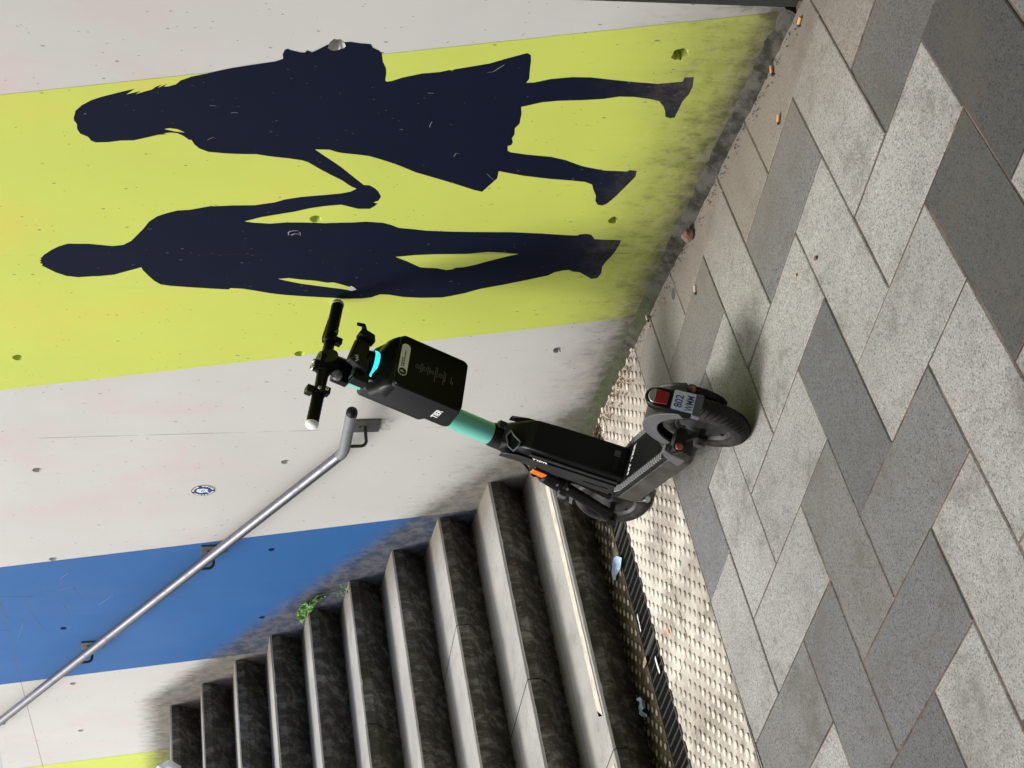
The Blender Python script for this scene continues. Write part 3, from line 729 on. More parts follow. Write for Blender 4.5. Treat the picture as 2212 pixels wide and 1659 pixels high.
# scribbles: chalk hook on the man's chest, pale nicks and key scratches
def scratch(P, r, mat, name='scratch', parent=W_OBJ, label=None):
    mb = MB(); mb.tube([(on_wall(p)[0], 0.0012, on_wall(p)[1]) for p in P], r, 5); return mb.build(name, mat, parent, smooth=0, label=label)
mb_all = MB()
def sc_(P, r): mb_all.tube([(on_wall(p)[0], 0.0010, on_wall(p)[1]) for p in P], r, 5)
sc_(q1([(1872,1520),(1868,1505),(1880,1497),(1905,1492),(1932,1492)]), 0.0020)
sc_(q1([(1885,1522),(1910,1512),(1930,1512),(1945,1522),(1948,1508),(1938,1500)]), 0.0020)
for P in ([(1497,730),(1520,726),(1543,731)], [(1356,681),(1400,684)], [(1345,905),(1378,888),(1395,893)], [(545,738),(552,731),(558,737)]): sc_(q1(P), 0.0007)
for P in ([(948,467),(985,462),(1055,418)], [(570,822),(580,800),(588,786)], [(728,1012),(745,990),(765,995)], [(945,1125),(965,1145),(990,1165)], [(560,600),(600,602)]): sc_(q1(P, 737.33, 0), 0.0007)
for P in ([(0,590),(40,680),(62,690)], [(180,590),(190,640),(280,760)], [(290,518),(380,510),(470,482),(522,555)], [(400,480),(392,430),(440,395)], [(130,700),(150,720),(120,812)], [(405,598),(445,655)], [(0,548),(215,548)], [(640,600),(730,540)], [(0,770),(80,765)]): sc_(q1(P, 0, 1105.9), 0.0006)
mb_all.build('scratch_mark', plain('scratch_white', (0.24, 0.25, 0.28), 0.7), W_OBJ, smooth=0, label='pale chalk marks and key scratches', kind='stuff')

mb = MB(); rnd = random.Random(5)      # rust and dirt dabs below the rail brackets
for px in (2.090, 3.192, 4.270):
    pz = 0.974 + max(0, px - 2.135) * 0.503 - 0.145
    for _ in range(26 if px < 2.5 else 12):
        x = px + rnd.uniform(-0.043, 0.043); z = pz - rnd.random() ** 1.6 * 0.05; l = rnd.uniform(0.002, 0.009)
        mb.add([(x - 0.0012, 0.0011, z), (x, 0.0011, z - l), (x + 0.0014, 0.0011, z), (x, 0.0011, z + l * 0.6)], [(0, 1, 2, 3)])
mb.build('rust_streak', plain('rust_stain', (0.06, 0.035, 0.025), 0.9), W_OBJ, smooth=0, kind='stuff')
# mortar fillet along the foot of the wall
mb = MB(); N = 190; secs = []
for i in range(N + 1):
    x = -0.19 + (2.33 + 0.19) * i / N
    a = noise.noise(Vector((x * 4, 0, 0))); b = noise.noise(Vector((x * 23, 3, 0))); c = noise.noise(Vector((x * 60, 7, 0)))
    y1 = 0.028 + 0.009 * a + 0.006 * b + 0.003 * c; z1 = 0.034 + 0.014 * noise.noise(Vector((x * 3, 9, 0))) + 0.009 * b + 0.004 * c
    secs.append([Vector((x, -0.01, -0.02)), Vector((x, y1 + 0.004, -0.02)), Vector((x, y1, 0.001)), Vector((x, y1 * 0.62, z1 * 0.32 + 0.002 * c)), Vector((x, 0.009, z1 * 0.78)), Vector((x, 0.0045, z1)), Vector((x, -0.01, z1 + 0.001))])
mb.loft(secs); mb.build('mortar_skirting', M_MORTAR, W_OBJ, smooth=60, label='rough dark mortar skirting, mossy towards the steps')

# round sticker
sx, sz = 2.609, 1.463
stk = empty('round_sticker', 'small round blue and white club sticker on the white stripe above the handrail', 'sticker', None, Matrix.Translation((sx, 0.0008, sz)))
mb = MB(); mb.disc((0, 0, 0), (0, 1, 0), (0, 0, 1), 0.049, 0.049, 0.0004, 40); mb.build('rim', M_STG, stk)
mb = MB(); mb.disc((0, 0.0004, 0), (0, 1, 0), (0, 0, 1), 0.046, 0.046, 0.0003, 40); mb.build('border', M_STK, stk)
mb = MB(); mb.disc((0, 0.0007, 0), (0, 1, 0), (0, 0, 1), 0.031, 0.031, 0.0003, 40); mb.build('field', M_STB, stk)
mb = MB()
for k in range(20):
    a = 2 * pi * k / 20
    if k in (4, 9, 15): continue
    mb.box((0.0385 * cos(a), 0.0008, 0.0385 * sin(a)), ((-sin(a), 0, cos(a)), (cos(a), 0, sin(a)), (0, 1, 0)), (0.0036 + 0.001 * (k % 3), 0.0042, 0.0003))
mb.build('lettering', M_STW, stk)
mb = MB()
sh = [(-0.016, 0.022), (0.004, 0.027), (0.020, 0.010), (0.013, -0.006), (0.019, -0.026), (0.002, -0.016), (-0.012, -0.020), (-0.020, 0.0)]
mb.loft([[Vector((x, y, z)) for x, z in sh] for y in (0.0010, 0.0014)]); mb.build('emblem', M_STW, stk, smooth=0)
mb = MB(); mb.box((0.0, 0.0015, 0.004), ((1, 0, 0.3), (0, 0, 1), (0, 1, 0)), (0.010, 0.0016, 0.0002)); mb.box((0.0, 0.0015, -0.003), ((1, 0, 0.3), (0, 0, 1), (0, 1, 0)), (0.008, 0.0014, 0.0002))
mb.build('emblem_ink', M_STB, stk, smooth=0)

# dark pillar that closes the wall on the right, with its foot
pil = empty('dark_pillar', 'dark grey metal pillar closing the mural wall at the very top edge of the photo', 'pillar', None, Matrix.Translation((-0.36, -0.05, 0)))
mb = MB(); mb.box((0, 0, 1.45), ((1, 0, 0), (0, 1, 0), (0, 0, 1)), (0.138, 0.08, 1.438)); mb.build('shaft', M_PILLAR, pil, bevel=0.004, smooth=0)
mb = MB(); mb.box((0.0, -0.006, 0.004), ((1, 0, 0), (0, 1, 0), (0, 0, 1)), (0.130, 0.07, 0.010)); mb.build('foot', M_DARKSTEEL, pil, smooth=0)
# wall continues behind the camera side of the pillar; unseen roof and far wall are added for shade
mb = MB(); mb.box((-6.76, -0.2, 1.4), ((1, 0, 0), (0, 1, 0), (0, 0, 1)), (6.25, 0.15, 1.64)); mb.build('side_wall', M_CONC, smooth=0, label='plain concrete wall of the underpass beyond the pillar', cat='wall')
ROOF_S = 0.10            # edge of the added shading roof, parallel to the steps
mb = MB(); mb.loft([[Vector((-13, -0.36, z)), S(ROOF_S - 0.02, w_wall(ROOF_S) - 0.37, z), S(ROOF_S, 5.6, z), Vector((-13, 5.3, z))] for z in (3.05, 3.45)])
mb.build('shade_roof', M_CEIL, smooth=0, label='unseen roof slab above the camera, added for shade', cat='roof')
mb = MB(); mb.box((-2.0, 5.15, 1.25), ((1, 0, 0), (0, 1, 0), (0, 0, 1)), (11.0, 0.15, 1.78)); mb.build('sky_block_wall', M_CONC, smooth=0, label='unseen wall facing the mural, added to block sky light', cat='wall')  # out of view, added to cut the sky light from the side
# ================================================================ HANDRAIL
rail = empty('handrail', 'round steel handrail sloping up the mural wall above the steps', 'handrail', None, Matrix.Translation((0, 0, 0)))
RY = 0.088; SL = 0.503; bx_ = 2.135; bz_ = 0.962
mb = MB(); mb.tube([(1.828, RY, bz_), (bx_ - 0.02, RY, bz_), (bx_ + 0.012, RY, bz_ + 0.006), (bx_ + 0.03, RY, bz_ + 0.014)], 0.0205, 24); mb.build('rail_end', M_RAILP, rail)
mb = MB(); mb.tube([(1.8285, RY, bz_), (1.822, RY, bz_)], [0.0212, 0.0206], 24, round_end=False)
secs = []
for t in (0, 20, 42, 62, 78, 88): secs.append([Vector((1.822 - 0.019 * sin(radians(t)), RY + 0.0206 * cos(radians(t)) * cos(2 * pi * k / 24), bz_ + 0.0206 * cos(radians(t)) * sin(2 * pi * k / 24))) for k in range(24)])
mb.loft(secs); mb.build('end_cap', M_BLKM, rail)
mb = MB(); mb.tube([(bx_ + 0.030 - 0.004, RY, bz_ + 0.012), (5.62, RY, bz_ + 0.014 + (5.62 - bx_ - 0.03) * SL)], 0.0200, 24); mb.build('rail_tube', M_RAIL, rail)
for q, px in enumerate((2.090, 3.192, 4.270, 5.350)):
    tz = bz_ + 0.012 + max(0, px - bx_) * SL
    br = MB(); br.box((px, 0.005, tz - 0.098 if q == 0 else tz - 0.092), ((1, 0, 0), (0, 0, 1), (0, 1, 0)), (0.045, 0.050, 0.004))
    b_ = br.build('wall_plate', M_PLATE, rail, bevel=0.0015, smooth=0)
    pz = tz - 0.098
    rod = MB()
    P = [(px, RY, tz - 0.012), (px, RY, pz + 0.028)]
    for t in (25, 50, 75, 90): P.append((px, RY - 0.022 * (1 - cos(radians(t))), pz + 0.028 - 0.022 * sin(radians(t)) * 1.0))
    P.append((px, 0.010, pz + 0.006)); rod.tube(P, 0.0062, 12); rod.build('bracket_rod', M_DARKSTEEL, b_)
    sc = MB(); sc.tube([(px - 0.003, 0.008, pz + 0.026), (px - 0.003, 0.013, pz + 0.026)], [0.006, 0.0045], 12); sc.build('screw', M_DARKSTEEL, b_)

# ================================================================ SCOOTER
FW = Vector((0.97299, -0.23084, 0.0)); LF = Vector((0.21654, 0.9127, 0.34654)); UPs = Vector((-0.07999, -0.33718, 0.93804))
sm = Matrix((FW, LF, UPs)).transposed().to_4x4(); sm.translation = Vector((0.697, 0.795, 0.002))
SC = empty('electric_scooter', 'black and teal rental electric scooter leaning its handlebar against the mural wall', 'scooter', None, sm)
RHO = 0.2646; DL = 0.33855
sdv = Vector((-sin(RHO), 0, cos(RHO))); fxv = Vector((cos(RHO), 0, sin(RHO)))
AXO = Vector((0.8385, 0, 0.3))
NV = cos(DL) * fxv + sin(DL) * Vector((0, 1, 0)); BV = cos(DL) * Vector((0, 1, 0)) - sin(DL) * fxv
def T(b, h, n): return AXO + BV * b + sdv * h + NV * n          # steered frame
def U(b, h, n): return AXO + Vector((0, b, 0)) + sdv * h + fxv * n   # frame fixed to the deck
X_, Y_, Z_ = Vector((1, 0, 0)), Vector((0, 1, 0)), Vector((0, 0, 1))
def rrect(hw, hh, r, seg=4):
    P = []
    for cx, cy, a0 in ((hw - r, hh - r, 0), (-hw + r, hh - r, 90), (-hw + r, -hh + r, 180), (hw - r, -hh + r, 270)):
        for k in range(seg + 1):
            a = radians(a0 + 90 * k / seg); P.append((cx + r * cos(a), cy + r * sin(a)))
    return P
# wheels
def wheel(c, axis, R, rt, rear):
    name = 'rear_wheel' if rear else 'front_wheel'
    w = bpy.data.objects.new(name, None); add(w, SC)
    ref = X_ if rear else NV
    pr = [(R - rt * (1 - cos(a)) * 1.05 if True else 0, rt * 1.05 * sin(a)) for a in [radians(q) for q in range(-115, 116, 14)]]
    pr += [(R - rt * 1.72, rt * 0.62), (R - rt * 1.72, -rt * 0.62)]
    mb = MB(); mb.revolve(c, axis, ref, pr, 64); mb.build('tyre', M_TYRE, w, smooth=50)
    if rear:   # tread cuts
        mb = MB(); ax = Vector(axis).normalized(); r0 = Vector(ref); q0 = ax.cross(r0).normalized()
        for k in range(44):
            a = 2 * pi * k / 44
            for sgn in (-1, 1):
                P = []
                for t in range(4):
                    th = radians(12 + 17 * t) * sgn; aa = a + 0.10 * t * 0.45
                    rr = R - rt * (1 - cos(th)) * 1.05 + 0.0004
                    P.append(Vector(c) + (r0 * cos(aa) + q0 * sin(aa)) * rr + ax * rt * 1.05 * sin(th))
                mb.tube(P, 0.0012, 4)
        mb.build('tread_groove', M_BLKF, w, smooth=0, kind='stuff')
    ri = R - rt * 1.62
    pr = [(ri + 0.006, -rt * 0.66), (ri + 0.006, rt * 0.66), (ri - 0.004, rt * 0.70), (ri - 0.012, rt * 0.40), (ri * 0.55, rt * 0.50), (ri * 0.40, rt * 0.78), (0.012, rt * 0.80), (0.012, -rt * 0.80), (ri * 0.40, -rt * 0.78), (ri * 0.55, -rt * 0.50), (ri - 0.012, -rt * 0.40), (ri - 0.004, -rt * 0.70)]
    mb = MB(); mb.revolve(c, axis, ref, pr, 48); mb.build('rim', M_RIM, w, smooth=40)
    ax = Vector(axis).normalized(); r0 = Vector(ref); q0 = ax.cross(r0).normalized(); mb = MB()
    for sgn in (-1, 1):
        for k in range(6):
            a = 2 * pi * k / 6 + 0.3; d = r0 * cos(a) + q0 * sin(a)
            mb.tube([Vector(c) + d * ri * 0.78 + ax * sgn * rt * 0.40, Vector(c) + d * ri * 0.78 + ax * sgn * rt * 0.54], [0.0055, 0.0048], 8)
    mb.build('rim_bolt', M_BLKM, w, kind='stuff')
    mb = MB(); mb.tube([Vector(c) - ax * (rt + 0.022), Vector(c) + ax * (rt + 0.022)], 0.011, 14); mb.build('axle', M_DARKSTEEL, w)
    return w
RC = Vector((0.0, 0, 0.130)); wheel(RC, Y_, 0.130, 0.030, True)
FC = AXO + sdv * (-0.1902) + NV * 0.066; FC.z = 0.130; wheel(FC, BV, 0.130, 0.028, False)

# rear mudguard: top cover and pale side rims
def arc_sec(r0, r1, y0, y1, ang): 
    d = Vector((-cos(ang), 0, sin(ang)))
    return [RC + d * r0 + Y_ * y0, RC + d * r1 + Y_ * y0, RC + d * r1 + Y_ * y1, RC + d * r0 + Y_ * y1]
fen = MB()
angs = [radians(40 + q * 6.3) for q in range(22)]
sec = []
for a in angs: sec.append(arc_sec(0.160, 0.167, -0.046, 0.046, a))
fen.loft(sec); FE = fen.build('rear_mudguard', M_FENDD, SC, bevel=0.002, smooth=40)
for y0, y1 in ((0.040, 0.048), (-0.048, -0.040)):
    mb = MB(); sec = []
    for i, a in enumerate(angs):
        t = i / 21; rin = 0.136 - 0.010 * sin(pi * t)
        sec.append(arc_sec(rin, 0.1685, y0, y1, a))
    mb.loft(sec); mb.build('side_rim', M_FEND, FE, bevel=0.0015, smooth=40)
mb = MB(); mb.loft([[Vector((0.145, y, z)) for y, z in ((-0.046, 0.215), (0.046, 0.215), (0.052, 0.150), (-0.052, 0.150))], [Vector((0.180, y, z)) for y, z in ((-0.05, 0.19), (0.05, 0.19), (0.055, 0.150), (-0.055, 0.150))]])
mb.build('mudguard_base', M_FENDD, FE, bevel=0.004)
# tail unit on the back of the mudguard
PN = Vector((-cos(radians(14)), 0, sin(radians(14)))); PU = Vector((sin(radians(14)), 0, cos(radians(14))))
PO = Vector((-0.134, 0.017, 0.266))
def Q(y, u, n): return PO + Y_ * y + PU * u + PN * n
mb = MB(); sec = []
out = [(-0.030, -0.062), (0.030, -0.062), (0.031, 0.0), (0.030, 0.045), (0.022, 0.068), (0.008, 0.077), (-0.008, 0.077), (-0.022, 0.068), (-0.030, 0.045), (-0.031, 0.0)]
for n, k in ((-0.040, 0.90), (-0.004, 1.0), (0.004, 0.93)): sec.append([Q(-y * k, u * k, n) for y, u in out])
mb.loft(sec); TU = mb.build('tail_unit', M_BLK, SC, bevel=0.003, smooth=40)
mb = MB(); L_ = [(-0.017, 0.012), (0.017, 0.012), (0.0205, 0.047), (-0.0205, 0.047)]
mb.loft([[Q(-y, u, n) for y, u in L_] for n in (0.002, 0.0085)]); mb.build('tail_light', M_RED, TU, bevel=0.002)
mb = MB(); Lc = [(-0.0205, 0.0475), (0.0205, 0.0475)] + [(0.0205 * cos(radians(a)), 0.0475 + 0.020 * sin(radians(a))) for a in range(15, 180, 15)]
mb.loft([[Q(-y, u, n) for y, u in Lc] for n in (0.002, 0.0080)]); mb.build('clear_lens', M_CLEAR, TU, bevel=0.002)
# licence plate
mb = MB(); mb.loft([[Q(-y - 0.002, u - 0.033, n) for y, u in rrect(0.0275, 0.0335, 0.005)] for n in (0.008, 0.0098)]); PL = mb.build('licence_plate', M_PLATEW, SC, smooth=0)
mb = MB(); mb.loft([[Q(-y - 0.002, u - 0.033, n) for y, u in rrect(0.0290, 0.0350, 0.005)] for n in (0.0062, 0.0090)]); mb.build('plate_edge', M_PLATEB, PL, smooth=0)
text('plate_number', '802', 0.031, Q(0.0005, -0.018, 0.0100), -Y_, PU, M_LINEB, PL, bold=0.0003, sx=0.80)
text('plate_number', 'WMM', 0.031, Q(0.0005, -0.0485, 0.0100), -Y_, PU, M_LINEB, PL, bold=0.0002, sx=0.56)
mb = MB(); mb.loft([[Q(-y * k, -0.070 + v, n + 0.0) for y, v in rrect(0.033, 0.012, 0.005)] for n, k in ((-0.030, 0.85), (0.010, 1.0))]); mb.build('plate_foot', M_FEND, TU, bevel=0.002)
# indicators
for yc, lab in ((-0.062, 'right'), (0.110, 'left')):
    mb = MB(); c = Vector((-0.056, yc, 0.2 if yc < 0 else 0.198))
    inn = -0.020 if yc > 0 else 0.016
    mb.loft([[c + X_ * (x + 0.0) + Y_ * (y * k + inn) + Z_ * z * k for y, z in rrect(0.0165 + abs(inn), 0.0168, 0.014)] for x, k in ((0.045, 0.85), (0.010, 1.0), (0.0, 0.95))])
    I = mb.build('indicator', M_BLK, SC, smooth=50)
    mb = MB(); sec = []
    for t in (0, 35, 60, 80): sec.append([c + X_ * (-0.0005 - 0.006 * sin(radians(t))) + Y_ * 0.0118 * cos(radians(t)) * cos(2 * pi * k / 18) + Z_ * 0.0118 * cos(radians(t)) * sin(2 * pi * k / 18) for k in range(18)])
    mb.loft(sec); mb.build('amber_lens', M_AMBER, I, smooth=60)
    sg = 1 if yc > 0 else -1
    mb = MB()
    mb.loft([[Vector((0.085, yc - 0.012 * sg, 0.145)) + X_ * u + Y_ * v for u, v in rrect(0.035, 0.013, 0.006)], [Vector((0.035, yc - 0.004 * sg, 0.20)) + X_ * u + Y_ * v for u, v in rrect(0.026, 0.013, 0.006)], [Vector((0.000, yc, 0.226)) + X_ * u + Y_ * v for u, v in rrect(0.017, 0.011, 0.005)]])
    mb.build('indicator_bracket', M_FEND if yc > 0 else M_FENDD, SC, bevel=0.003, smooth=40)
# rear arms holding the axle
for sg in (-1, 1):
    mb = MB(); y0 = 0.052 * sg
    mb.loft([[Vector((0.20, y0 + u, 0.145 + v)) for u, v in rrect(0.010, 0.032, 0.005)], [Vector((0.10, y0 + u, 0.140 + v)) for u, v in rrect(0.009, 0.028, 0.005)],
             [Vector((0.0, y0 + u, 0.130 + v)) for u, v in rrect(0.008, 0.022, 0.005)], [Vector((-0.022, y0 + u, 0.130 + v)) for u, v in rrect(0.007, 0.014, 0.004)]])
    A = mb.build('rear_arm', M_BLKM, SC, bevel=0.002)
    mb = MB(); mb.tube([(0.0, y0, 0.130), (0.0, y0 + sg * 0.022, 0.130)], [0.019, 0.016], 16); mb.build('axle_nut', M_FENDD, A)
mb = MB()   # black motor-cable cover on the right of the wheel
sec = [[Vector((x, -0.062, z)) + (X_ * 0.75 + Z_ * 0.55).normalized() * u * k + Y_ * v for u, v in rrect(0.020, 0.013, 0.008)] for x, z, k in ((-0.048, 0.196, 0.7), (-0.050, 0.172, 1.0), (-0.040, 0.145, 1.25), (-0.028, 0.118, 1.2), (-0.012, 0.094, 0.8), (-0.004, 0.086, 0.4))]
mb.loft(sec); mb.build('cable_cover', M_BLKM, SC, bevel=0.002)

# deck
def deck_out(z, k=1.0, dx=0.0):
    h = 0.092 * k
    P = [(0.115 + dx, -h + 0.02), (0.135 + dx, -h), (0.62, -h), (0.69, -h * 0.82), (0.745 - dx, -h * 0.62), (0.745 - dx, h * 0.62), (0.69, h * 0.98), (0.66, h), (0.135 + dx, h), (0.115 + dx, h - 0.02)]
    return [Vector((x, y, z)) for x, y in P]
mb = MB(); mb.loft([deck_out(0.098, 0.84, 0.02), deck_out(0.112, 0.95, 0.005), deck_out(0.172, 1.0)]); DK = mb.build('deck', M_DECKS, SC, bevel=0.004)
mb = MB(); mb.loft([deck_out(0.1722, 1.012), deck_out(0.181, 1.012), deck_out(0.185, 0.985)]); mb.build('deck_rail', M_RUB, DK, bevel=0.002)
mb = MB(); mt = [Vector((x, y, z)) for z in (0.1845, 0.1872) for x, y in ((0.165, -0.074), (0.600, -0.074), (0.600, 0.074), (0.165, 0.074))]; mb.loft([mt[:4], mt[4:]]); MT = mb.build('deck_mat', M_RUB, DK, smooth=0)
mb = MB()
for k in range(84):
    x = 0.175 + k * 0.00505
    mb.box((x, 0, 0.1878), (X_, Y_, Z_), (0.0012, 0.058, 0.0009))
mb.build('mat_rib', M_RUB, MT, smooth=0, kind='stuff')
mb = MB()
for sg in (-1, 1):
    for k in range(25):
        x = 0.17 + k * 0.0210
        yy = 0.0785 if x < 0.61 else 0.0785 - (x - 0.61) * 0.16
        mb.box((x, sg * yy, 0.1868), (X_, Y_, Z_), (0.0060, 0.0100, 0.0030))
mb.build('edge_rib', M_RIB, DK, smooth=0, kind='stuff')
text('deck_lettering', 'MY TIER', 0.0285, (0.540, 0.0, 0.1892), -Y_, X_, M_PRINT, DK, bold=0.0006, sx=1.02)

# front housing (battery) with its side rail
def hs(x0, x1, z, hw, k=0.6, sx=0.0):
    # hexagonal plan: narrow face to the rider, wider towards the stem
    return [Vector((x0, -hw * k, z)), Vector((x0, hw * k, z)), Vector((x0 + (x1 - x0) * 0.42, hw, z)), Vector((x1, hw, z)), Vector((x1, -hw, z)), Vector((x0 + (x1 - x0) * 0.42, -hw, z))]
mb = MB()
mb.loft([hs(0.598, 0.765, 0.186, 0.060, 0.86), hs(0.600, 0.758, 0.30, 0.0600, 0.86), hs(0.605, 0.748, 0.42, 0.059, 0.86), hs(0.610, 0.735, 0.495, 0.058, 0.84),
         hs(0.628, 0.728, 0.520, 0.056, 0.8), hs(0.700, 0.752, 0.580, 0.042, 0.8)])
HB = mb.build('front_housing', M_BLK, SC, bevel=0.006, seg=3, smooth=30)
for sg in (1, -1):
    mb = MB()
    mb.loft([[Vector((x, y * sg, z)) for x, y in ((xa, 0.0605), (xa, 0.0655), (xb, 0.0655), (xb, 0.0605))] for xa, xb, z in ((0.664, 0.775, 0.186), (0.666, 0.765, 0.30), (0.668, 0.750, 0.44), (0.670, 0.735, 0.52), (0.702, 0.745, 0.572))])
    FR = mb.build('side_rail', M_ALU, HB, bevel=0.002)
    mb = MB()
    mb.tube([Vector((0.712, 0.0658 * sg, 0.205)), Vector((0.716, 0.0658 * sg, 0.29))], 0.0020, 8); mb.build('slot', M_BLKF, FR)
mb = MB()
mb.loft([[Vector((x, y, z)) for x, y in ((xa, 0.0570), (xa, 0.0620), (xa + 0.014, 0.0645), (xa + 0.014, 0.0585))] for xa, z in ((0.630, 0.195), (0.632, 0.30), (0.630, 0.42), (0.632, 0.49))])
mb.build('trim_strip', M_ALU, HB, bevel=0.001)
text('side_lettering', 'TIER', 0.024, Vector((0.652, 0.0668, 0.452)), Vector((0.02, 0, -1)), Vector((-1, 0.05, 0)), M_PRINT, HB, bold=0.0004, sx=1.15)
# handle opening: pale hexagonal ring on the left shoulder
mb = MB(); RG = [(0.014, 0.303, -0.083), (-0.006, 0.297, -0.094), (0.010, 0.291, -0.110), (0.033, 0.275, -0.141), (0.047, 0.277, -0.138), (0.0625, 0.281, -0.120), (0.047, 0.292, -0.096)]
P = [U(b, h + 0.003, n - 0.002) for b, h, n in RG]; P = P + [P[0], P[1]]
mb.tube(P, 0.0034, 8); mb.build('handle_ring', M_FEND, HB)
mb = MB(); mb.add([U(b, h + 0.0015, n - 0.001) for b, h, n in RG], [tuple(range(7))]); mb.build('handle_recess', M_BLKF, HB, smooth=0)
mb = MB(); mb.loft([[Vector((0.597, y, z)) for y, z in rrect(0.018, 0.008, 0.003)], [Vector((0.5945, y, z)) for y, z in rrect(0.017, 0.007, 0.003)]])
for v in range(len(mb.v)): mb.v[v] = (mb.v[v][0], mb.v[v][1] + 0.012, mb.v[v][2] + 0.222)
mb.build('rating_label', M_CHAR, HB, smooth=0)
mb = MB(); mb.box((0.5935, -0.020, 0.226), (Y_, Z_, X_), (0.010, 0.010, 0.0006)); mb.build('label_patch', M_FEND, HB, smooth=0)

# stem: collar, teal tube, upper tube (turns with the bars)
ST = bpy.data.objects.new('steering_column', None); add(ST, SC)
mb = MB(); mb.tube([U(0, 0.20, 0), U(0, 0.262, 0), U(0, 0.272, 0), U(0, 0.322, 0), U(0, 0.330, 0)], [0.044, 0.044, 0.040, 0.040, 0.037], 28); CL = mb.build('clamp_collar', M_BLKM, ST, bevel=0.001)
mb = MB(); mb.tube([U(0, 0.258, 0), U(0, 0.264, 0)], 0.0450, 28); mb.build('collar_ring', M_FEND, CL)
mb = MB(); mb.box(U(-0.030, 0.302, -0.034), (fxv, Y_, sdv), (0.013, 0.012, 0.022)); mb.tube([U(-0.026, 0.300, -0.046), U(-0.026, 0.300, -0.054)], 0.008, 12); mb.build('clamp_bolt', M_DARKSTEEL, CL, bevel=0.002)
mb = MB(); mb.tube([T(0, 0.318, 0), T(0, 0.56, 0)], 0.0362, 40); mb.build('teal_tube', M_TEAL, ST)
mb = MB(); mb.tube([T(0, 0.56, 0), T(0.0, 0.845, 0)], 0.034, 28); mb.build('inner_tube', M_TEAL, ST)
mb = MB(); mb.tube([T(-0.008, 0.832, 0), T(-0.010, 0.86, 0), T(-0.008, 0.925, 0)], [0.0325, 0.0325, 0.0325], 28); mb.build('upper_tube', M_BLK, ST, bevel=0.001)

# helmet box facing the rider
def bs(hw, h0, h1, n, r=0.018, cb=0.0):
    c_ = (h0 + h1) / 2; return [T(cb + b, c_ + h, n) for b, h in rrect(hw, (h1 - h0) / 2, r, 5)]
mb = MB()
mb.loft([bs(0.090, 0.500, 0.800, -0.056, 0.03), bs(0.0945, 0.500, 0.800, -0.066, 0.026), bs(0.0955, 0.511, 0.768, -0.140), bs(0.0955, 0.518, 0.758, -0.166)])
HX = mb.build('helmet_box', M_CHAR, SC, bevel=0.002, smooth=40)
mb = MB(); mb.loft([bs(0.0945, 0.517, 0.757, -0.1663, 0.019), bs(0.0935, 0.519, 0.756, -0.171, 0.018)]); mb.build('front_panel', M_BLKF, HX, smooth=30)
mb = MB()   # rear half round the stem
mb.loft([bs(0.030, 0.56, 0.79, 0.042, 0.012), bs(0.038, 0.54, 0.80, 0.0, 0.015), bs(0.054, 0.525, 0.80, -0.030, 0.02), bs(0.080, 0.512, 0.80, -0.055, 0.02)]); mb.build('rear_shell', M_CHAR, HX, bevel=0.002, smooth=40)
# sloping black shoulder up to the light
mb = MB()
def cap_sec(h, hw, n0, n1, r): 
    return [T(b, h, (n0 + n1) / 2 + q) for b, q in rrect(hw, (n1 - n0) / 2, r, 5)]
mb.loft([cap_sec(0.740, 0.0960, -0.1675, -0.075, 0.02), cap_sec(0.757, 0.0958, -0.167, -0.072, 0.022), cap_sec(0.768, 0.0945, -0.154, -0.068, 0.026), cap_sec(0.778, 0.088, -0.142, -0.060, 0.030), cap_sec(0.787, 0.070, -0.132, -0.040, 0.034), cap_sec(0.794, 0.054, -0.125, -0.015, 0.042), cap_sec(0.830, 0.048, -0.116, -0.008, 0.044)])
mb.build('shoulder', M_BLK, HX, smooth=60)
mb = MB(); c_ = T(0.0, 0, -0.060)
sec = []
for h in (0.797, 0.8100):
    sec.append([T(0.0, h, -0.060) + BV * 0.0575 * cos(a) + NV * (-0.0700) * sin(a) for a in [radians(q) for q in range(30, 140, 5)]] + [T(0.0, h, -0.060) + BV * 0.050 * cos(a) + NV * (-0.060) * sin(a) for a in [radians(q) for q in range(135, 25, -5)]])
mb.loft(sec); mb.build('status_light', M_LED, HX, smooth=60)
# sticker pill and faint icons on the panel
n0 = -0.1712
def pill(cb, ch, hl, r, ang, n, th):
    P = []
    u = BV * cos(ang) + sdv * sin(ang); v = -BV * sin(ang) + sdv * cos(ang); c = T(cb, ch, n)
    for k in range(9): a = -pi / 2 + pi * k / 8; P.append(c + u * (hl + r * cos(a)) + v * r * sin(a))
    for k in range(9): a = pi / 2 + pi * k / 8; P.append(c + u * (-hl + r * cos(a)) + v * r * sin(a))
    return [[p for p in P], [p - NV * th for p in P]]
mb = MB(); mb.loft(pill(-0.004, 0.7340, 0.045, 0.0150, 0.0, n0, 0.0006)); PI_ = mb.build('info_sticker', M_PILL, HX, smooth=0)
mb = MB(); mb.loft(pill(0.0410, 0.7340, 0.0001, 0.0128, 0.0, n0 - 0.0006, 0.0004)); mb.build('sticker_icon_disc', M_STK, PI_, smooth=0)
text('sticker_icon', 'P', 0.016, T(0.0410, 0.7340, n0 - 0.0012), -BV, sdv, M_PRINT, PI_)
mb = MB()
for hh, b0, b1 in ((0.7400, -0.010, 0.022), (0.7340, -0.038, 0.022)):
    b = b0
    while b < b1:
        l = random.uniform(0.003, 0.007); mb.box(T(min(b + l / 2, b1), hh, n0 - 0.0008), (BV, sdv, NV), (l / 2, 0.0018, 0.0002)); b += l + 0.0016
mb.build('sticker_small_print', M_STK, PI_, smooth=0, kind='stuff')
mb = MB()
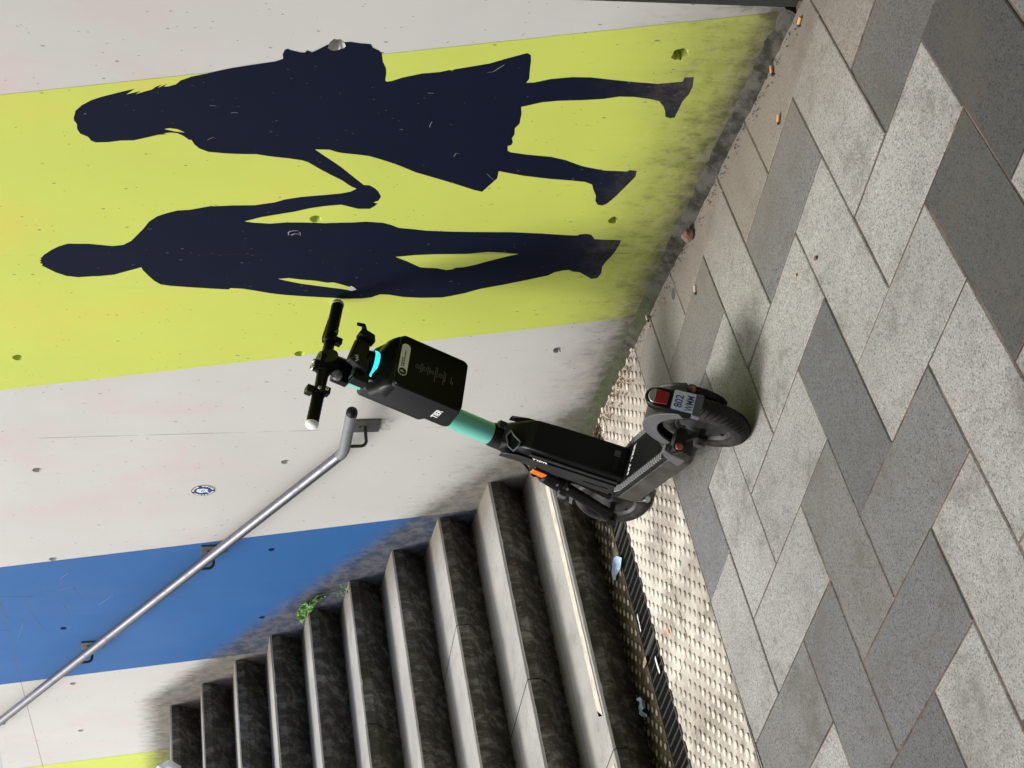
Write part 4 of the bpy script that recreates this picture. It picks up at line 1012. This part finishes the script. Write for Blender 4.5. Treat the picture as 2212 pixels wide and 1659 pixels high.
for hc, dash in ((0.687, ((-0.016, 0.016), (-0.018, 0.012))), (0.662, ((-0.020, 0.018), (-0.014, 0.010))), (0.636, ((-0.026, 0.028), (-0.026, 0.010))), (0.606, ((-0.024, 0.026), (-0.018, 0.012))), (0.580, ((-0.014, 0.014), (0.004, 0.012)))):
    for q, (b0, b1) in enumerate(dash):
        b = b0
        while b < b1:
            l = random.uniform(0.002, 0.0065); mb.box(T(min(b + l / 2, b1), hc - 0.011 - q * 0.0055, n0 - 0.0002), (BV, sdv, NV), (l / 2, 0.0013, 0.0002)); b += l + 0.0012
for k_, hc in enumerate((0.687, 0.662, 0.636, 0.606)):
    P = [T(b, hc + h, n0 - 0.0002) for b, h in rrect(0.0062 - 0.001 * (k_ == 2), 0.0058, 0.003, 2)]
    mb.tube(P + [P[0]], 0.0010, 5)
    mb.box(T(0, hc, n0 - 0.0002), (BV, sdv, NV), (0.0026, 0.0009, 0.0002))
mb.build('panel_print', M_PRINTG, HX, smooth=0, kind='stuff', label='faint grey pictograms and small print')
text('box_lettering', 'TIER', 0.0280, T(0.0966, 0.5725, -0.112), -NV, sdv, M_PRINT, HX, bold=0.0007, sx=0.86)

# phone holder
mb = MB()
def PH(b, h, n): return T(b, h, n)
mb.loft([[PH(b, h, -0.085) for b, h in ((0.050, 0.822), (-0.062, 0.826), (-0.066, 0.876), (0.026, 0.892))], [PH(b, h, -0.112) for b, h in ((0.046, 0.826), (-0.060, 0.830), (-0.064, 0.872), (0.024, 0.886))]])
PHO = mb.build('phone_holder', M_BLK, SC, bevel=0.006, seg=3)
mb = MB(); mb.loft([[PH(b, h, n) for b, h in ((-0.060, 0.818), (-0.088, 0.824), (-0.096, 0.868), (-0.070, 0.876))] for n in (-0.088, -0.124)]); mb.build('holder_jaw', M_BLKM, PHO, bevel=0.005)
mb = MB(); mb.tube([PH(-0.090, 0.860, -0.116), PH(-0.104, 0.868, -0.122), PH(-0.096, 0.890, -0.126)], [0.010, 0.008, 0.006], 8); mb.build('holder_hook', M_BLKM, PHO, bevel=0.002)
mb = MB(); mb.loft([[PH(b, h, n) for b, h in ((0.058, 0.826), (0.016, 0.830), (0.014, 0.878), (0.042, 0.884))] for n in (-0.108, -0.126)]); HP_ = mb.build('holder_pad', M_CHAR, PHO, bevel=0.004)
mb = MB(); P = [PH(b, h, -0.1275) for b, h in ((0.040, 0.872), (0.032, 0.864), (0.030, 0.874), (0.024, 0.866), (0.022, 0.876), (0.017, 0.868))]; mb.tube(P, 0.0015, 6); mb.build('pad_emblem', M_PRINT, HP_)
mb = MB(); mb.box(T(0.066, 0.836, -0.085), (BV, sdv, NV), (0.018, 0.026, 0.02)); CB = mb.build('cable_box', M_BLKM, SC, bevel=0.004)
mb = MB(); mb.box(T(0.062, 0.862, -0.092), (BV + sdv * 0.3, sdv, NV), (0.016, 0.0016, 0.012)); mb.build('box_seam', M_FEND, CB, smooth=0)

# handlebar
HB2 = bpy.data.objects.new('handlebar', None); add(HB2, SC)
h0 = 0.9245
def H(b, h=0.0, n=0.0): return T(b, h0 + h - 0.0 * b, n)
mb = MB(); mb.tube([H(-0.085), H(-0.045), H(-0.03), H(0.03), H(0.045), H(0.10)], [0.0165, 0.018, 0.022, 0.022, 0.019, 0.0175], 22); mb.build('bar', M_BLK, HB2)
mb = MB(); mb.tube([H(-0.034), H(0.034)], 0.0245, 26); mb.tube([H(-0.006, -0.02, 0), H(-0.004, 0.026, 0)], [0.0335, 0.030], 28); HD = mb.build('stem_head', M_BLK, HB2, bevel=0.002)
mb = MB(); mb.disc(H(-0.010, 0.004, -0.0335), -NV + sdv * 0.8, sdv, 0.024, 0.030, 0.0012, 28); mb.build('head_badge', plain('olive_badge', (0.050, 0.060, 0.018), 0.25, 0.2), HD)
mb = MB(); mb.tube([H(0.018, 0.022, 0.0), H(0.020, 0.038, 0.0)], [0.021, 0.019], 22); TH = mb.build('thumb_bell', M_BLK, HB2)
mb = MB(); cS = H(0.024, 0.0385, 0.0)
for a in (20, 140, 260): mb.box(cS + BV * 0.006 * cos(radians(a)) + NV * 0.006 * sin(radians(a)), (BV * cos(radians(a)) + NV * sin(radians(a)), sdv, NV), (0.008, 0.0016, 0.003))
mb.tube([cS + sdv * 0.0, cS + sdv * 0.001], 0.004, 10)
P = [cS + (BV * cos(a) + NV * sin(a)) * 0.0155 for a in [2 * pi * k / 20 for k in range(21)]]; mb.tube(P, 0.0022, 6)
mb.build('bell_emblem', M_CHROME, TH)
for b0, b1, lab in ((0.118, 0.226, 'left'), (-0.236, -0.112, 'right')):
    mb = MB(); n = 14; P = [H(b0 + (b1 - b0) * k / n) for k in range(n + 1)]; R = [0.0188 + (0.0008 if k % 2 else 0) for k in range(n + 1)]
    mb.tube(P, R, 22); GR = mb.build('grip', M_GRIP, HB2, smooth=50)
    e = b1 if b0 > 0 else b0; sg = 1 if b0 > 0 else -1
    mb = MB(); mb.tube([H(e), H(e + sg * 0.008), H(e + sg * 0.014), H(e + sg * 0.017)], [0.0205, 0.0200, 0.0155, 0.006], 24); mb.build('grip_cap', M_CAPW if sg > 0 else plain('yellowed_cap', (0.62, 0.64, 0.42), 0.5), GR, smooth=60)
mb = MB(); mb.tube([H(0.098), H(0.120)], 0.0225, 22); mb.box(H(0.110, -0.012, -0.018), (BV, sdv, NV), (0.012, 0.015, 0.012)); CT = mb.build('control_clamp', M_BLK, HB2, bevel=0.002)
for hh in (0.0085, -0.0135):
    mb = MB(); mb.disc(H(0.109, hh, -0.0215 if hh > 0 else -0.0302), -NV, sdv, 0.0052, 0.0052, 0.003, 16); bt = mb.build('button', M_PILL, CT)
    mb = MB(); mb.disc(H(0.109, hh, -0.0246 if hh > 0 else -0.0333), -NV, sdv, 0.0022, 0.0026, 0.0006, 10); mb.build('button_mark', M_RED, bt)
mb = MB(); mb.box(H(0.116, 0.032, 0.0), (BV, sdv, NV), (0.013, 0.011, 0.014)); mb.tube([H(0.116, 0.018, 0), H(0.116, 0.026, 0)], 0.008, 10); mb.build('throttle_knob', M_BLK, CT, bevel=0.004)
mb = MB(); mb.tube([H(-0.108), H(-0.084)], 0.0222, 22); mb.box(H(-0.094, -0.024, -0.008), (BV, sdv, NV), (0.011, 0.011, 0.012)); BC = mb.build('brake_clamp', M_BLK, HB2, bevel=0.002)
mb = MB(); mb.tube([H(-0.10, 0.012, 0.026), H(-0.13, 0.008, 0.046), H(-0.21, 0.0, 0.052)], [0.006, 0.0055, 0.005], 8); mb.build('brake_lever', M_BLKM, BC)
mb = MB(); mb.tube([H(-0.115, -0.008, -0.018), H(-0.128, -0.012, -0.0195)], [0.008, 0.003], 10); mb.build('grip_scuff', M_RIB, BC)
mb = MB(); c_ = H(0.036, -0.040, -0.018)
sec = []
for t in (-90, -60, -25, 10, 45, 70, 89): sec.append([c_ + (BV * cos(a) - NV * sin(a)) * 0.0175 * max(0.02, cos(radians(t))) + sdv * 0.0175 * sin(radians(t)) for a in [2 * pi * k / 18 for k in range(18)]])
mb.loft(sec); mb.build('bell', M_BELL, HB2, smooth=60)
mb = MB(); mb.box(T(0.030, 0.868, 0.0), (BV, sdv, NV), (0.016, 0.028, 0.014)); mb.build('bell_mount', M_BLK, HB2, bevel=0.004)
mb = MB(); mb.tube([H(-0.075, -0.01, 0.02), T(-0.03, 0.87, 0.045), T(0.0, 0.80, 0.050)], 0.0035, 8); mb.build('brake_cable', M_BLK, HB2)

# front fork and suspension
FK = bpy.data.objects.new('front_fork', None); add(FK, SC)
wh = (FC - AXO); wb, whh, wnn = wh.dot(BV), wh.dot(sdv), wh.dot(NV)
for sg in (1, -1):
    b = 0.072 * sg
    mb = MB(); mb.tube([T(b, 0.125, -0.004), T(b, 0.118, -0.003), T(b, 0.045, 0.012)], [0.0200, 0.0265, 0.0265], 22); LG = mb.build('fork_sleeve', M_BLKM, FK, bevel=0.001)
    mb = MB(); mb.tube([T(b, 0.048, 0.010), T(b, 0.034, 0.014)], 0.0275, 22); mb.build('sleeve_ring', M_ALU, LG)
    mb = MB(); mb.tube([T(b, 0.036, 0.013), T(b, -0.14, wnn - 0.012), T(b, whh + 0.012, wnn), T(b, whh - 0.008, wnn + 0.002)], [0.0185, 0.0185, 0.022, 0.014], 20); mb.build('fork_leg', M_BLKM, FK, smooth=40)
    mb = MB(); mb.tube([T(b * 0.85, 0.02, -0.028), T(b * 0.85, -0.13, -0.016)], 0.011, 14); mb.build('shock_rod', M_BLK, FK)
    mb = MB(); mb.tube([T(b, whh, wnn), T(b + 0.028 * sg, whh, wnn)], [0.022, 0.017], 16); mb.build('axle_cap', M_BLKM, FK)
mb = MB(); mb.box(T(0, 0.10, 0.0), (BV, sdv, NV), (0.078, 0.028, 0.030)); mb.build('fork_crown', M_BLKM, FK, bevel=0.008, seg=3)
mb = MB(); mb.tube([U(0, -0.08, 0), U(0, 0.215, 0)], 0.040, 26); mb.build('head_tube', M_BLKM, SC)
for sg in (1, -1):
    mb = MB(); mb.loft([[T(b * sg, h, n) for b, h in ((0.068, 0.118), (0.085, 0.118), (0.085, 0.170), (0.068, 0.176))] for n in (-0.040, 0.0)]); RB = mb.build('reflector_bracket', M_BLK, FK, bevel=0.003)
    mb = MB(); mb.box(T(0.0875 * sg, 0.146, -0.018), (BV, sdv, NV), (0.0022, 0.026, 0.012)); mb.build('side_reflector', M_ORANGE, RB, bevel=0.001)
mb = MB(); mb.loft([[T(0.098, h, n) for h, n in rrect(0.016, 0.011, 0.005)], [T(0.118, h, n) for h, n in rrect(0.014, 0.010, 0.005)]]); 
for v in range(len(mb.v)):
    p = Vector(mb.v[v]) + sdv * 0.035 + NV * 0.012; mb.v[v] = tuple(p)
mb.build('calliper_tab', M_FEND, FK, bevel=0.002)
for hh in (0.070, 0.030):
    mb = MB(); mb.tube([T(0.094, hh, -0.012), T(0.100, hh + 0.001, -0.014)], 0.005, 8); mb.build('fork_bolt', M_CHROME, FK)
# front mudguard
mb = MB(); sec = []
for q in range(15):
    a = radians(-30 + q * 11); d = -NV * cos(a) + sdv * sin(a)
    c0 = FC + d * 0.136; sec.append([c0 - BV * 0.036, c0 - BV * 0.030 + d * 0.012, c0 + BV * 0.030 + d * 0.012, c0 + BV * 0.036, c0 + BV * 0.028 + d * 0.008, c0 - BV * 0.028 + d * 0.008])
mb.loft(sec); mb.build('front_mudguard', M_FENDD, SC, bevel=0.001, smooth=40)
# kickstand folded under the deck
mb = MB(); mb.tube([(0.76, 0.03, 0.100), (0.745, 0.062, 0.094), (0.665, 0.074, 0.084)], [0.009, 0.0065, 0.0062], 10); KS = mb.build('kickstand', M_CHROME, SC)
mb = MB(); mb.tube([(0.665, 0.074, 0.084), (0.648, 0.076, 0.082)], [0.0105, 0.0095], 12); mb.build('stand_tip', M_CHROME, KS)
mb = MB(); mb.tube([U(0.03, 0.19, 0.03), U(0.06, 0.12, 0.05), Vector((0.80, 0.05, 0.26)), Vector((0.74, 0.04, 0.17))], 0.005, 8); mb.build('front_cable', M_BLK, SC)

# ================================================================ SMALL THINGS
def on_floor(x, y, z=0.0): return Matrix.Translation((x, y, z))
for x, y, a, lab in ((-0.207, 0.062, 15, 'orange cigarette butt lying beside the dark pillar'), (0.004, 0.046, 70, 'orange cigarette butt against the mortar under the woman’s rear foot'),
                     (0.035, 0.185, 40, 'orange cigarette butt on the slab a hand’s width out from the wall'), (1.297, 0.036, 100, 'pale cigarette butt at the wall foot below the stripe edge'),
                     (0.838, 0.212, 60, 'pale cigarette butt alone on the joint near the brown stone')):
    pale = 'pale' in lab; rnd = random.Random(int(x * 1000))
    t = empty('cigarette_butt', lab, 'cigarette butt', None, on_floor(x, y) @ Matrix.Rotation(radians(a), 4, 'Z'))
    mb = MB(); mb.tube([(-0.012, 0, 0.0052), (0.0, 0.0004, 0.0055), (0.009, 0.001, 0.0050)], [0.0042, 0.0045, 0.0040], 10); mb.build('filter', M_BUTTP if pale else M_BUTT, t)
    mb = MB(); mb.tube([(0.0088, 0.001, 0.0050), (0.016, 0.003, 0.0042)], [0.0042, 0.0030], 10); mb.build('burnt_end', M_CHARCOAL, t)
def lump(name, c, r, mat, label, cat, seed, sub=2, amp=0.35, flat=1.0, group=None):
    bm = bmesh.new(); bmesh.ops.create_icosphere(bm, subdivisions=sub, radius=1.0)
    for v in bm.verts:
        k = 1 + amp * noise.noise(v.co * 1.6 + Vector((seed, seed * 2, 0))) + amp * 0.5 * noise.noise(v.co * 4.5 + Vector((seed, 0, 3)))
        v.co = Vector((v.co.x * r[0] * k, v.co.y * r[1] * k, v.co.z * r[2] * k * flat))
    me = bpy.data.meshes.new(name); bm.to_mesh(me); bm.free(); me.materials.append(mat)
    o = bpy.data.objects.new(name, me); add(o, None, label, cat, group); o.location = c; return o
lump('stone', (0.776, 0.052, 0.017), (0.024, 0.019, 0.020), M_STONE, 'brown stone lying against the mortar at the foot of the wall', 'stone', 3)
lump('pebble', (1.297, 0.07, 0.004), (0.005, 0.004, 0.004), M_CRUMB, 'tiny pale pebble beside the pale cigarette butt', 'pebble', 5, 1)
lump('pebble', (0.032, 0.631, 0.004), (0.009, 0.006, 0.004), M_STONE, 'small grey brown pebble on the light slab', 'pebble', 6, 1)
lump('pebble', (0.162, 0.598, 0.003), (0.006, 0.005, 0.003), M_BUTT, 'tiny orange crumb on the joint beside the light slab', 'pebble', 8, 1)
# paper scraps
def crumple(name, outline, c, rot, mat, label, cat, h, seed, dens=10):
    bm = bmesh.new(); vs = []
    xs = [p[0] for p in outline]; ys = [p[1] for p in outline]; g_ = {}
    x0, x1, y0, y1 = min(xs), max(xs), min(ys), max(ys); st = max(x1 - x0, y1 - y0) / dens
    P = [Vector(p) for p in outline]; E = [(i, (i + 1) % len(P)) for i in range(len(P))]
    nx, ny = int((x1 - x0) / st) + 1, int((y1 - y0) / st) + 1
    for i in range(nx):
        for j in range(ny):
            q = (x0 + st * (i + 0.5 * (j % 2)), y0 + st * j)
            if inside(q[0], q[1], outline): P.append(Vector(q))
    r = delaunay_2d_cdt(P, E, [], 1, 1e-6)
    V = []
    for v in r[0]:
        n = noise.noise(Vector((v.x * 42 + seed, v.y * 42, seed))); n2 = abs(noise.noise(Vector((v.x * 110, v.y * 110, seed))))
        V.append((v.x, v.y, 0.003 + max(0, h * (0.45 + n)) + h * 0.4 * n2))
    me = bpy.data.meshes.new(name); me.from_pydata(V, [], [tuple(f) for f in r[2]]); me.materials.append(mat)
    o = bpy.data.objects.new(name, me); s = o.modifiers.new('solid', 'SOLIDIFY'); s.thickness = 0.0006
    add(o, None, label, cat); o.location = c; o.rotation_euler = (0, 0, rot); return o
T1 = [(2.0702, 0.5766), (2.011, 0.6092), (2.0443, 0.634), (2.1096, 0.6369), (2.1374, 0.6436), (2.1684, 0.637), (2.1621, 0.6002), (2.1341, 0.5845), (2.1077, 0.5713)]
cx_, cy_ = 2.095, 0.608
crumple('paper_scrap', [(x - cx_, y - cy_) for x, y in T1], (cx_, cy_, 0.003), 0, M_TISSUE, 'flat pale blue printed paper scrap beside the drain grate', 'paper scrap', 0.006, 2)
T2 = [(0.034 * cos(a) * (1 + 0.25 * sin(3 * a)), 0.034 * sin(a) * (1 + 0.2 * cos(5 * a))) for a in [2 * pi * k / 16 for k in range(16)]]
crumple('paper_scrap', T2, (2.030, 1.155, 0.006), 0.3, M_TISSUE, 'crumpled pale blue tissue on the dirty strip below the steps', 'paper scrap', 0.026, 9, 9)
crumple('foil_strip', [(-0.006, -0.035), (0.006, -0.030), (0.009, 0.0), (0.004, 0.034), (-0.005, 0.030), (-0.003, 0.0)], (1.838, 1.074, 0.000), 0.3, M_PILL, 'grey plastic strip lying on the grate with the crumpled tissue', 'plastic strip', 0.002, 4)
crumple('foil_strip', [(-0.005, -0.035), (0.005, -0.030), (0.008, 0.0), (0.004, 0.034), (-0.004, 0.030), (-0.002, 0.0)], (1.955, 0.880, 0.001), 0.1, M_PILL, 'silvery plastic strip along the stair side edge of the grate', 'plastic strip', 0.002, 5)
crumple('fallen_leaf', [(-0.022, -0.006), (-0.006, -0.016), (0.014, -0.012), (0.024, 0.002), (0.010, 0.014), (-0.010, 0.012)], (1.960, 1.022, 0.002), 0.6, M_CRUMB, 'pale brown dead leaf at the stair side edge of the grate', 'leaf', 0.007, 6, 7)
crumple('fallen_leaf', [(-0.010, -0.008), (0.010, -0.010), (0.012, 0.008), (-0.008, 0.010)], (1.659, 1.022, 0.005), 0.2, M_BUTT, 'tiny orange leaf scrap on the cream tactile tiles', 'leaf', 0.003, 7, 5)
crumple('paper_scrap', [(-0.024, -0.008), (-0.004, -0.012), (0.022, -0.006), (0.026, 0.006), (0.0, 0.010), (-0.022, 0.008)], (1.957, 0.103, 0.005), 1.1, M_CAPW, 'small white paper scrap on the tactile tiles behind the scooter', 'paper scrap', 0.006, 8, 7)
mb = MB(); P = [S(s, w, 0.004) for s, w in ((2.200, -0.135), (2.207, -0.09), (2.212, -0.05), (2.216, -0.01))]; mb.tube(P, [0.004, 0.0075, 0.0075, 0.004], 8)
mb.build('twig', M_CHARCOAL, None, label='short black twig on the dirty strip below the steps', cat='twig')
# loose dirt and crumbs: along the back of each tread, on the strip by the drain, in the wall corner
def scatter(name, mat, n, fn, label, rr, seed):
    rnd = random.Random(seed); mb = MB()
    for _ in range(n):
        c = fn(rnd)
        if c is None: continue
        r = rnd.uniform(*rr); a = rnd.uniform(0, pi); u = Vector((cos(a), sin(a), rnd.uniform(-.4, .4))).normalized(); v = Vector((-sin(a), cos(a), rnd.uniform(-.4, .4))).normalized()
        e = rnd.uniform(0.35, 1.0)
        mb.add([c - u * r, c + v * r * e, c + u * r, c - v * r * e, c + Vector((0, 0, r * 0.7))], [(0, 1, 4), (1, 2, 4), (2, 3, 4), (3, 0, 4), (0, 3, 2, 1)])
    return raw(mb, name, [mat], None, label=label, kind='stuff')
def tread_back(rnd):
    k = rnd.randint(1, 9); s = 2.232 + k * 0.3215 + 0.105 - abs(rnd.gauss(0, 0.012)); w = w_wall(s) + abs(rnd.gauss(0, 0.10)) if rnd.random() < 0.35 else rnd.uniform(w_wall(s), 1.4)
    return S(s, w, k * RISE + 0.002)
def tread_any(rnd):
    k = rnd.randint(1, 9); s = 2.232 + k * 0.3215 + 0.10 - rnd.random() ** 2 * 0.36; return S(s, rnd.uniform(w_wall(s), 1.4), k * RISE + 0.002)
def strip(rnd):
    s = rnd.uniform(2.15, 2.34) if rnd.random() < .5 else 2.335 - abs(rnd.gauss(0, 0.02)); return S(s, rnd.uniform(-0.5, 1.3), 0.002)
def corner(rnd):
    x = rnd.uniform(-0.2, 2.2); return Vector((x, 0.036 + abs(rnd.gauss(0, 0.02)), 0.002))
scatter('leaf_litter', M_LITTER, 2600, tread_back, 'brown leaf litter along the backs of the treads', (0.002, 0.0055), 1)
scatter('pale_crumbs', M_CRUMB, 170, tread_back, 'pale husks caught along the backs of the treads', (0.0025, 0.007), 2)
scatter('tread_grit', M_CHARCOAL, 260, tread_any, 'dark grit on the treads', (0.001, 0.003), 3)
scatter('drain_litter', M_LITTER, 520, strip, 'crumbled brown dirt between the drain and the steps', (0.0015, 0.0045), 4)
scatter('drain_husks', M_CRUMB, 110, strip, 'pale husks in the dirt below the steps', (0.002, 0.006), 5)
scatter('corner_dirt', M_CHARCOAL, 500, corner, 'dark dirt along the wall foot', (0.001, 0.004), 6)
def corner2(rnd):
    x = rnd.uniform(1.55, 2.35); return Vector((x, 0.04 + abs(rnd.gauss(0, 0.05)), 0.003))
scatter('corner_leaves', M_LITTER, 480, corner2, 'brown leaf litter in the corner by the lowest step', (0.002, 0.006), 7)
scatter('yellow_husks', plain('yellow_husk', (0.55, 0.40, 0.13), 0.8), 50, corner2, 'yellow husks in the corner by the lowest step', (0.003, 0.007), 8)

# weed growing at the wall above the fifth step
weed = empty('weed', 'green weed with one broad drooping leaf growing where the steps meet the blue stripe', 'plant', None, Matrix.Translation((3.66, 0.02, 0.82)))
def wl_(x, z, y=0.0): return Vector((x - 3.66, y, z - 0.82))
mb = MB(); mb.tube([wl_(3.672, 0.815), wl_(3.70, 0.885, 0.006), wl_(3.708, 0.932, 0.012), wl_(3.76, 0.955, 0.02)], [0.003, 0.0028, 0.0022, 0.0018], 6); mb.build('stem', M_STEM, weed)
def leaf(pts_mid, widths, name, seed, lab=None):
    mb = MB(); n = len(pts_mid); rows = []
    for i, (p, w) in enumerate(zip(pts_mid, widths)):
        t = (pts_mid[min(i + 1, n - 1)] - pts_mid[max(i - 1, 0)]).normalized(); side = t.cross(Vector((0.1, 1, 0.2))).normalized()
        r = []
        for q in (-1, -0.5, 0, 0.5, 1):
            j = 1 + 0.22 * noise.noise(Vector((i * 1.7, q * 3, seed)))
            r.append(p + side * w * q * j + Vector((0, 1, 0)) * (0.016 * (0.4 - abs(q)) + 0.010 * noise.noise(Vector((i * 1.1, q * 2, seed + 4)))))
        rows.append(r)
    vs = [v for r in rows for v in r]; fs = [(i * 5 + j, i * 5 + j + 1, (i + 1) * 5 + j + 1, (i + 1) * 5 + j) for i in range(n - 1) for j in range(4)]
    mb.add(vs, fs); o = mb.build(name, M_LEAF, weed, smooth=60, label=lab); return o
rnd = random.Random(21)
LO_ = [on_wall(((1140 + x / 8.508) / 1.8228, (2260 + y / 8.508) / 1.8228)) for x, y in ((990,650),(900,575),(820,600),(750,650),(690,655),(620,720),(540,690),(470,720),(400,790),(330,880),(290,930),(230,1000),(245,1090),(228,1170),(270,1270),(300,1350),(370,1335),(410,1350),(470,1290),(540,1240),(590,1130),(650,1060),(700,1030),(780,960),(800,900),(850,830),(855,770),(890,720))]
x0_, x1_, z0_, z1_ = min(p[0] for p in LO_), max(p[0] for p in LO_), min(p[1] for p in LO_), max(p[1] for p in LO_)
P = [Vector(p) for p in LO_]; E_ = [(i, (i + 1) % len(P)) for i in range(len(P))]; n_ = 0
for i in range(40):
    for j in range(26):
        q = (x0_ + 0.0075 * (i + 0.5 * (j % 2)), z0_ + 0.0065 * j)
        if q[0] < x1_ and q[1] < z1_ and inside(q[0], q[1], LO_): P.append(Vector(q))
r_ = delaunay_2d_cdt(P, E_, [], 1, 1e-6); mb = MB(); V_ = []
for v in r_[0]:
    yy = 0.034 + 0.020 * noise.noise(Vector((v.x * 30, v.y * 30, 3))) + 0.008 * abs(noise.noise(Vector((v.x * 95, v.y * 95, 5))))
    V_.append(wl_(v.x, v.y, yy - 0.02))
mb.add(V_, [tuple(f) for f in r_[2]])
raw(mb, 'leaf', [M_LEAF], weed, label='broad drooping crumpled leaf')
for cx2, cz2, n2, sp in ((3.715, 0.903, 5, 0.012), (3.62, 0.835, 12, 0.026), (3.645, 0.80, 8, 0.020), (3.72, 0.935, 5, 0.012)):
    mb = MB()
    for q in range(n2):
        c = wl_(cx2 + rnd.gauss(0, sp), cz2 + rnd.gauss(0, sp * 0.7), 0.015 + rnd.uniform(0, .03)); a = rnd.uniform(0, 6.28); r = rnd.uniform(0.006, 0.013)
        u = Vector((cos(a), rnd.uniform(-.6, .6), sin(a))).normalized(); v = Vector((-sin(a), rnd.uniform(-.6, .6), cos(a))).normalized()
        mb.add([c - u * r, c + v * r * .5, c + u * r, c - v * r * .5], [(0, 1, 2, 3)])
    raw(mb, 'leaf_cluster', [M_LEAF], weed, kind='stuff')
# white bag hanging over the top step at the picture edge
bag = lump('plastic_bag', (0, 0, 0), (0.062, 0.060, 0.066), M_BAG, 'white crumpled bag at the top of the steps, cut off by the photo edge', 'bag', 12, 3, 0.3)
bag.location = S(5.10, -0.838, 1.612)
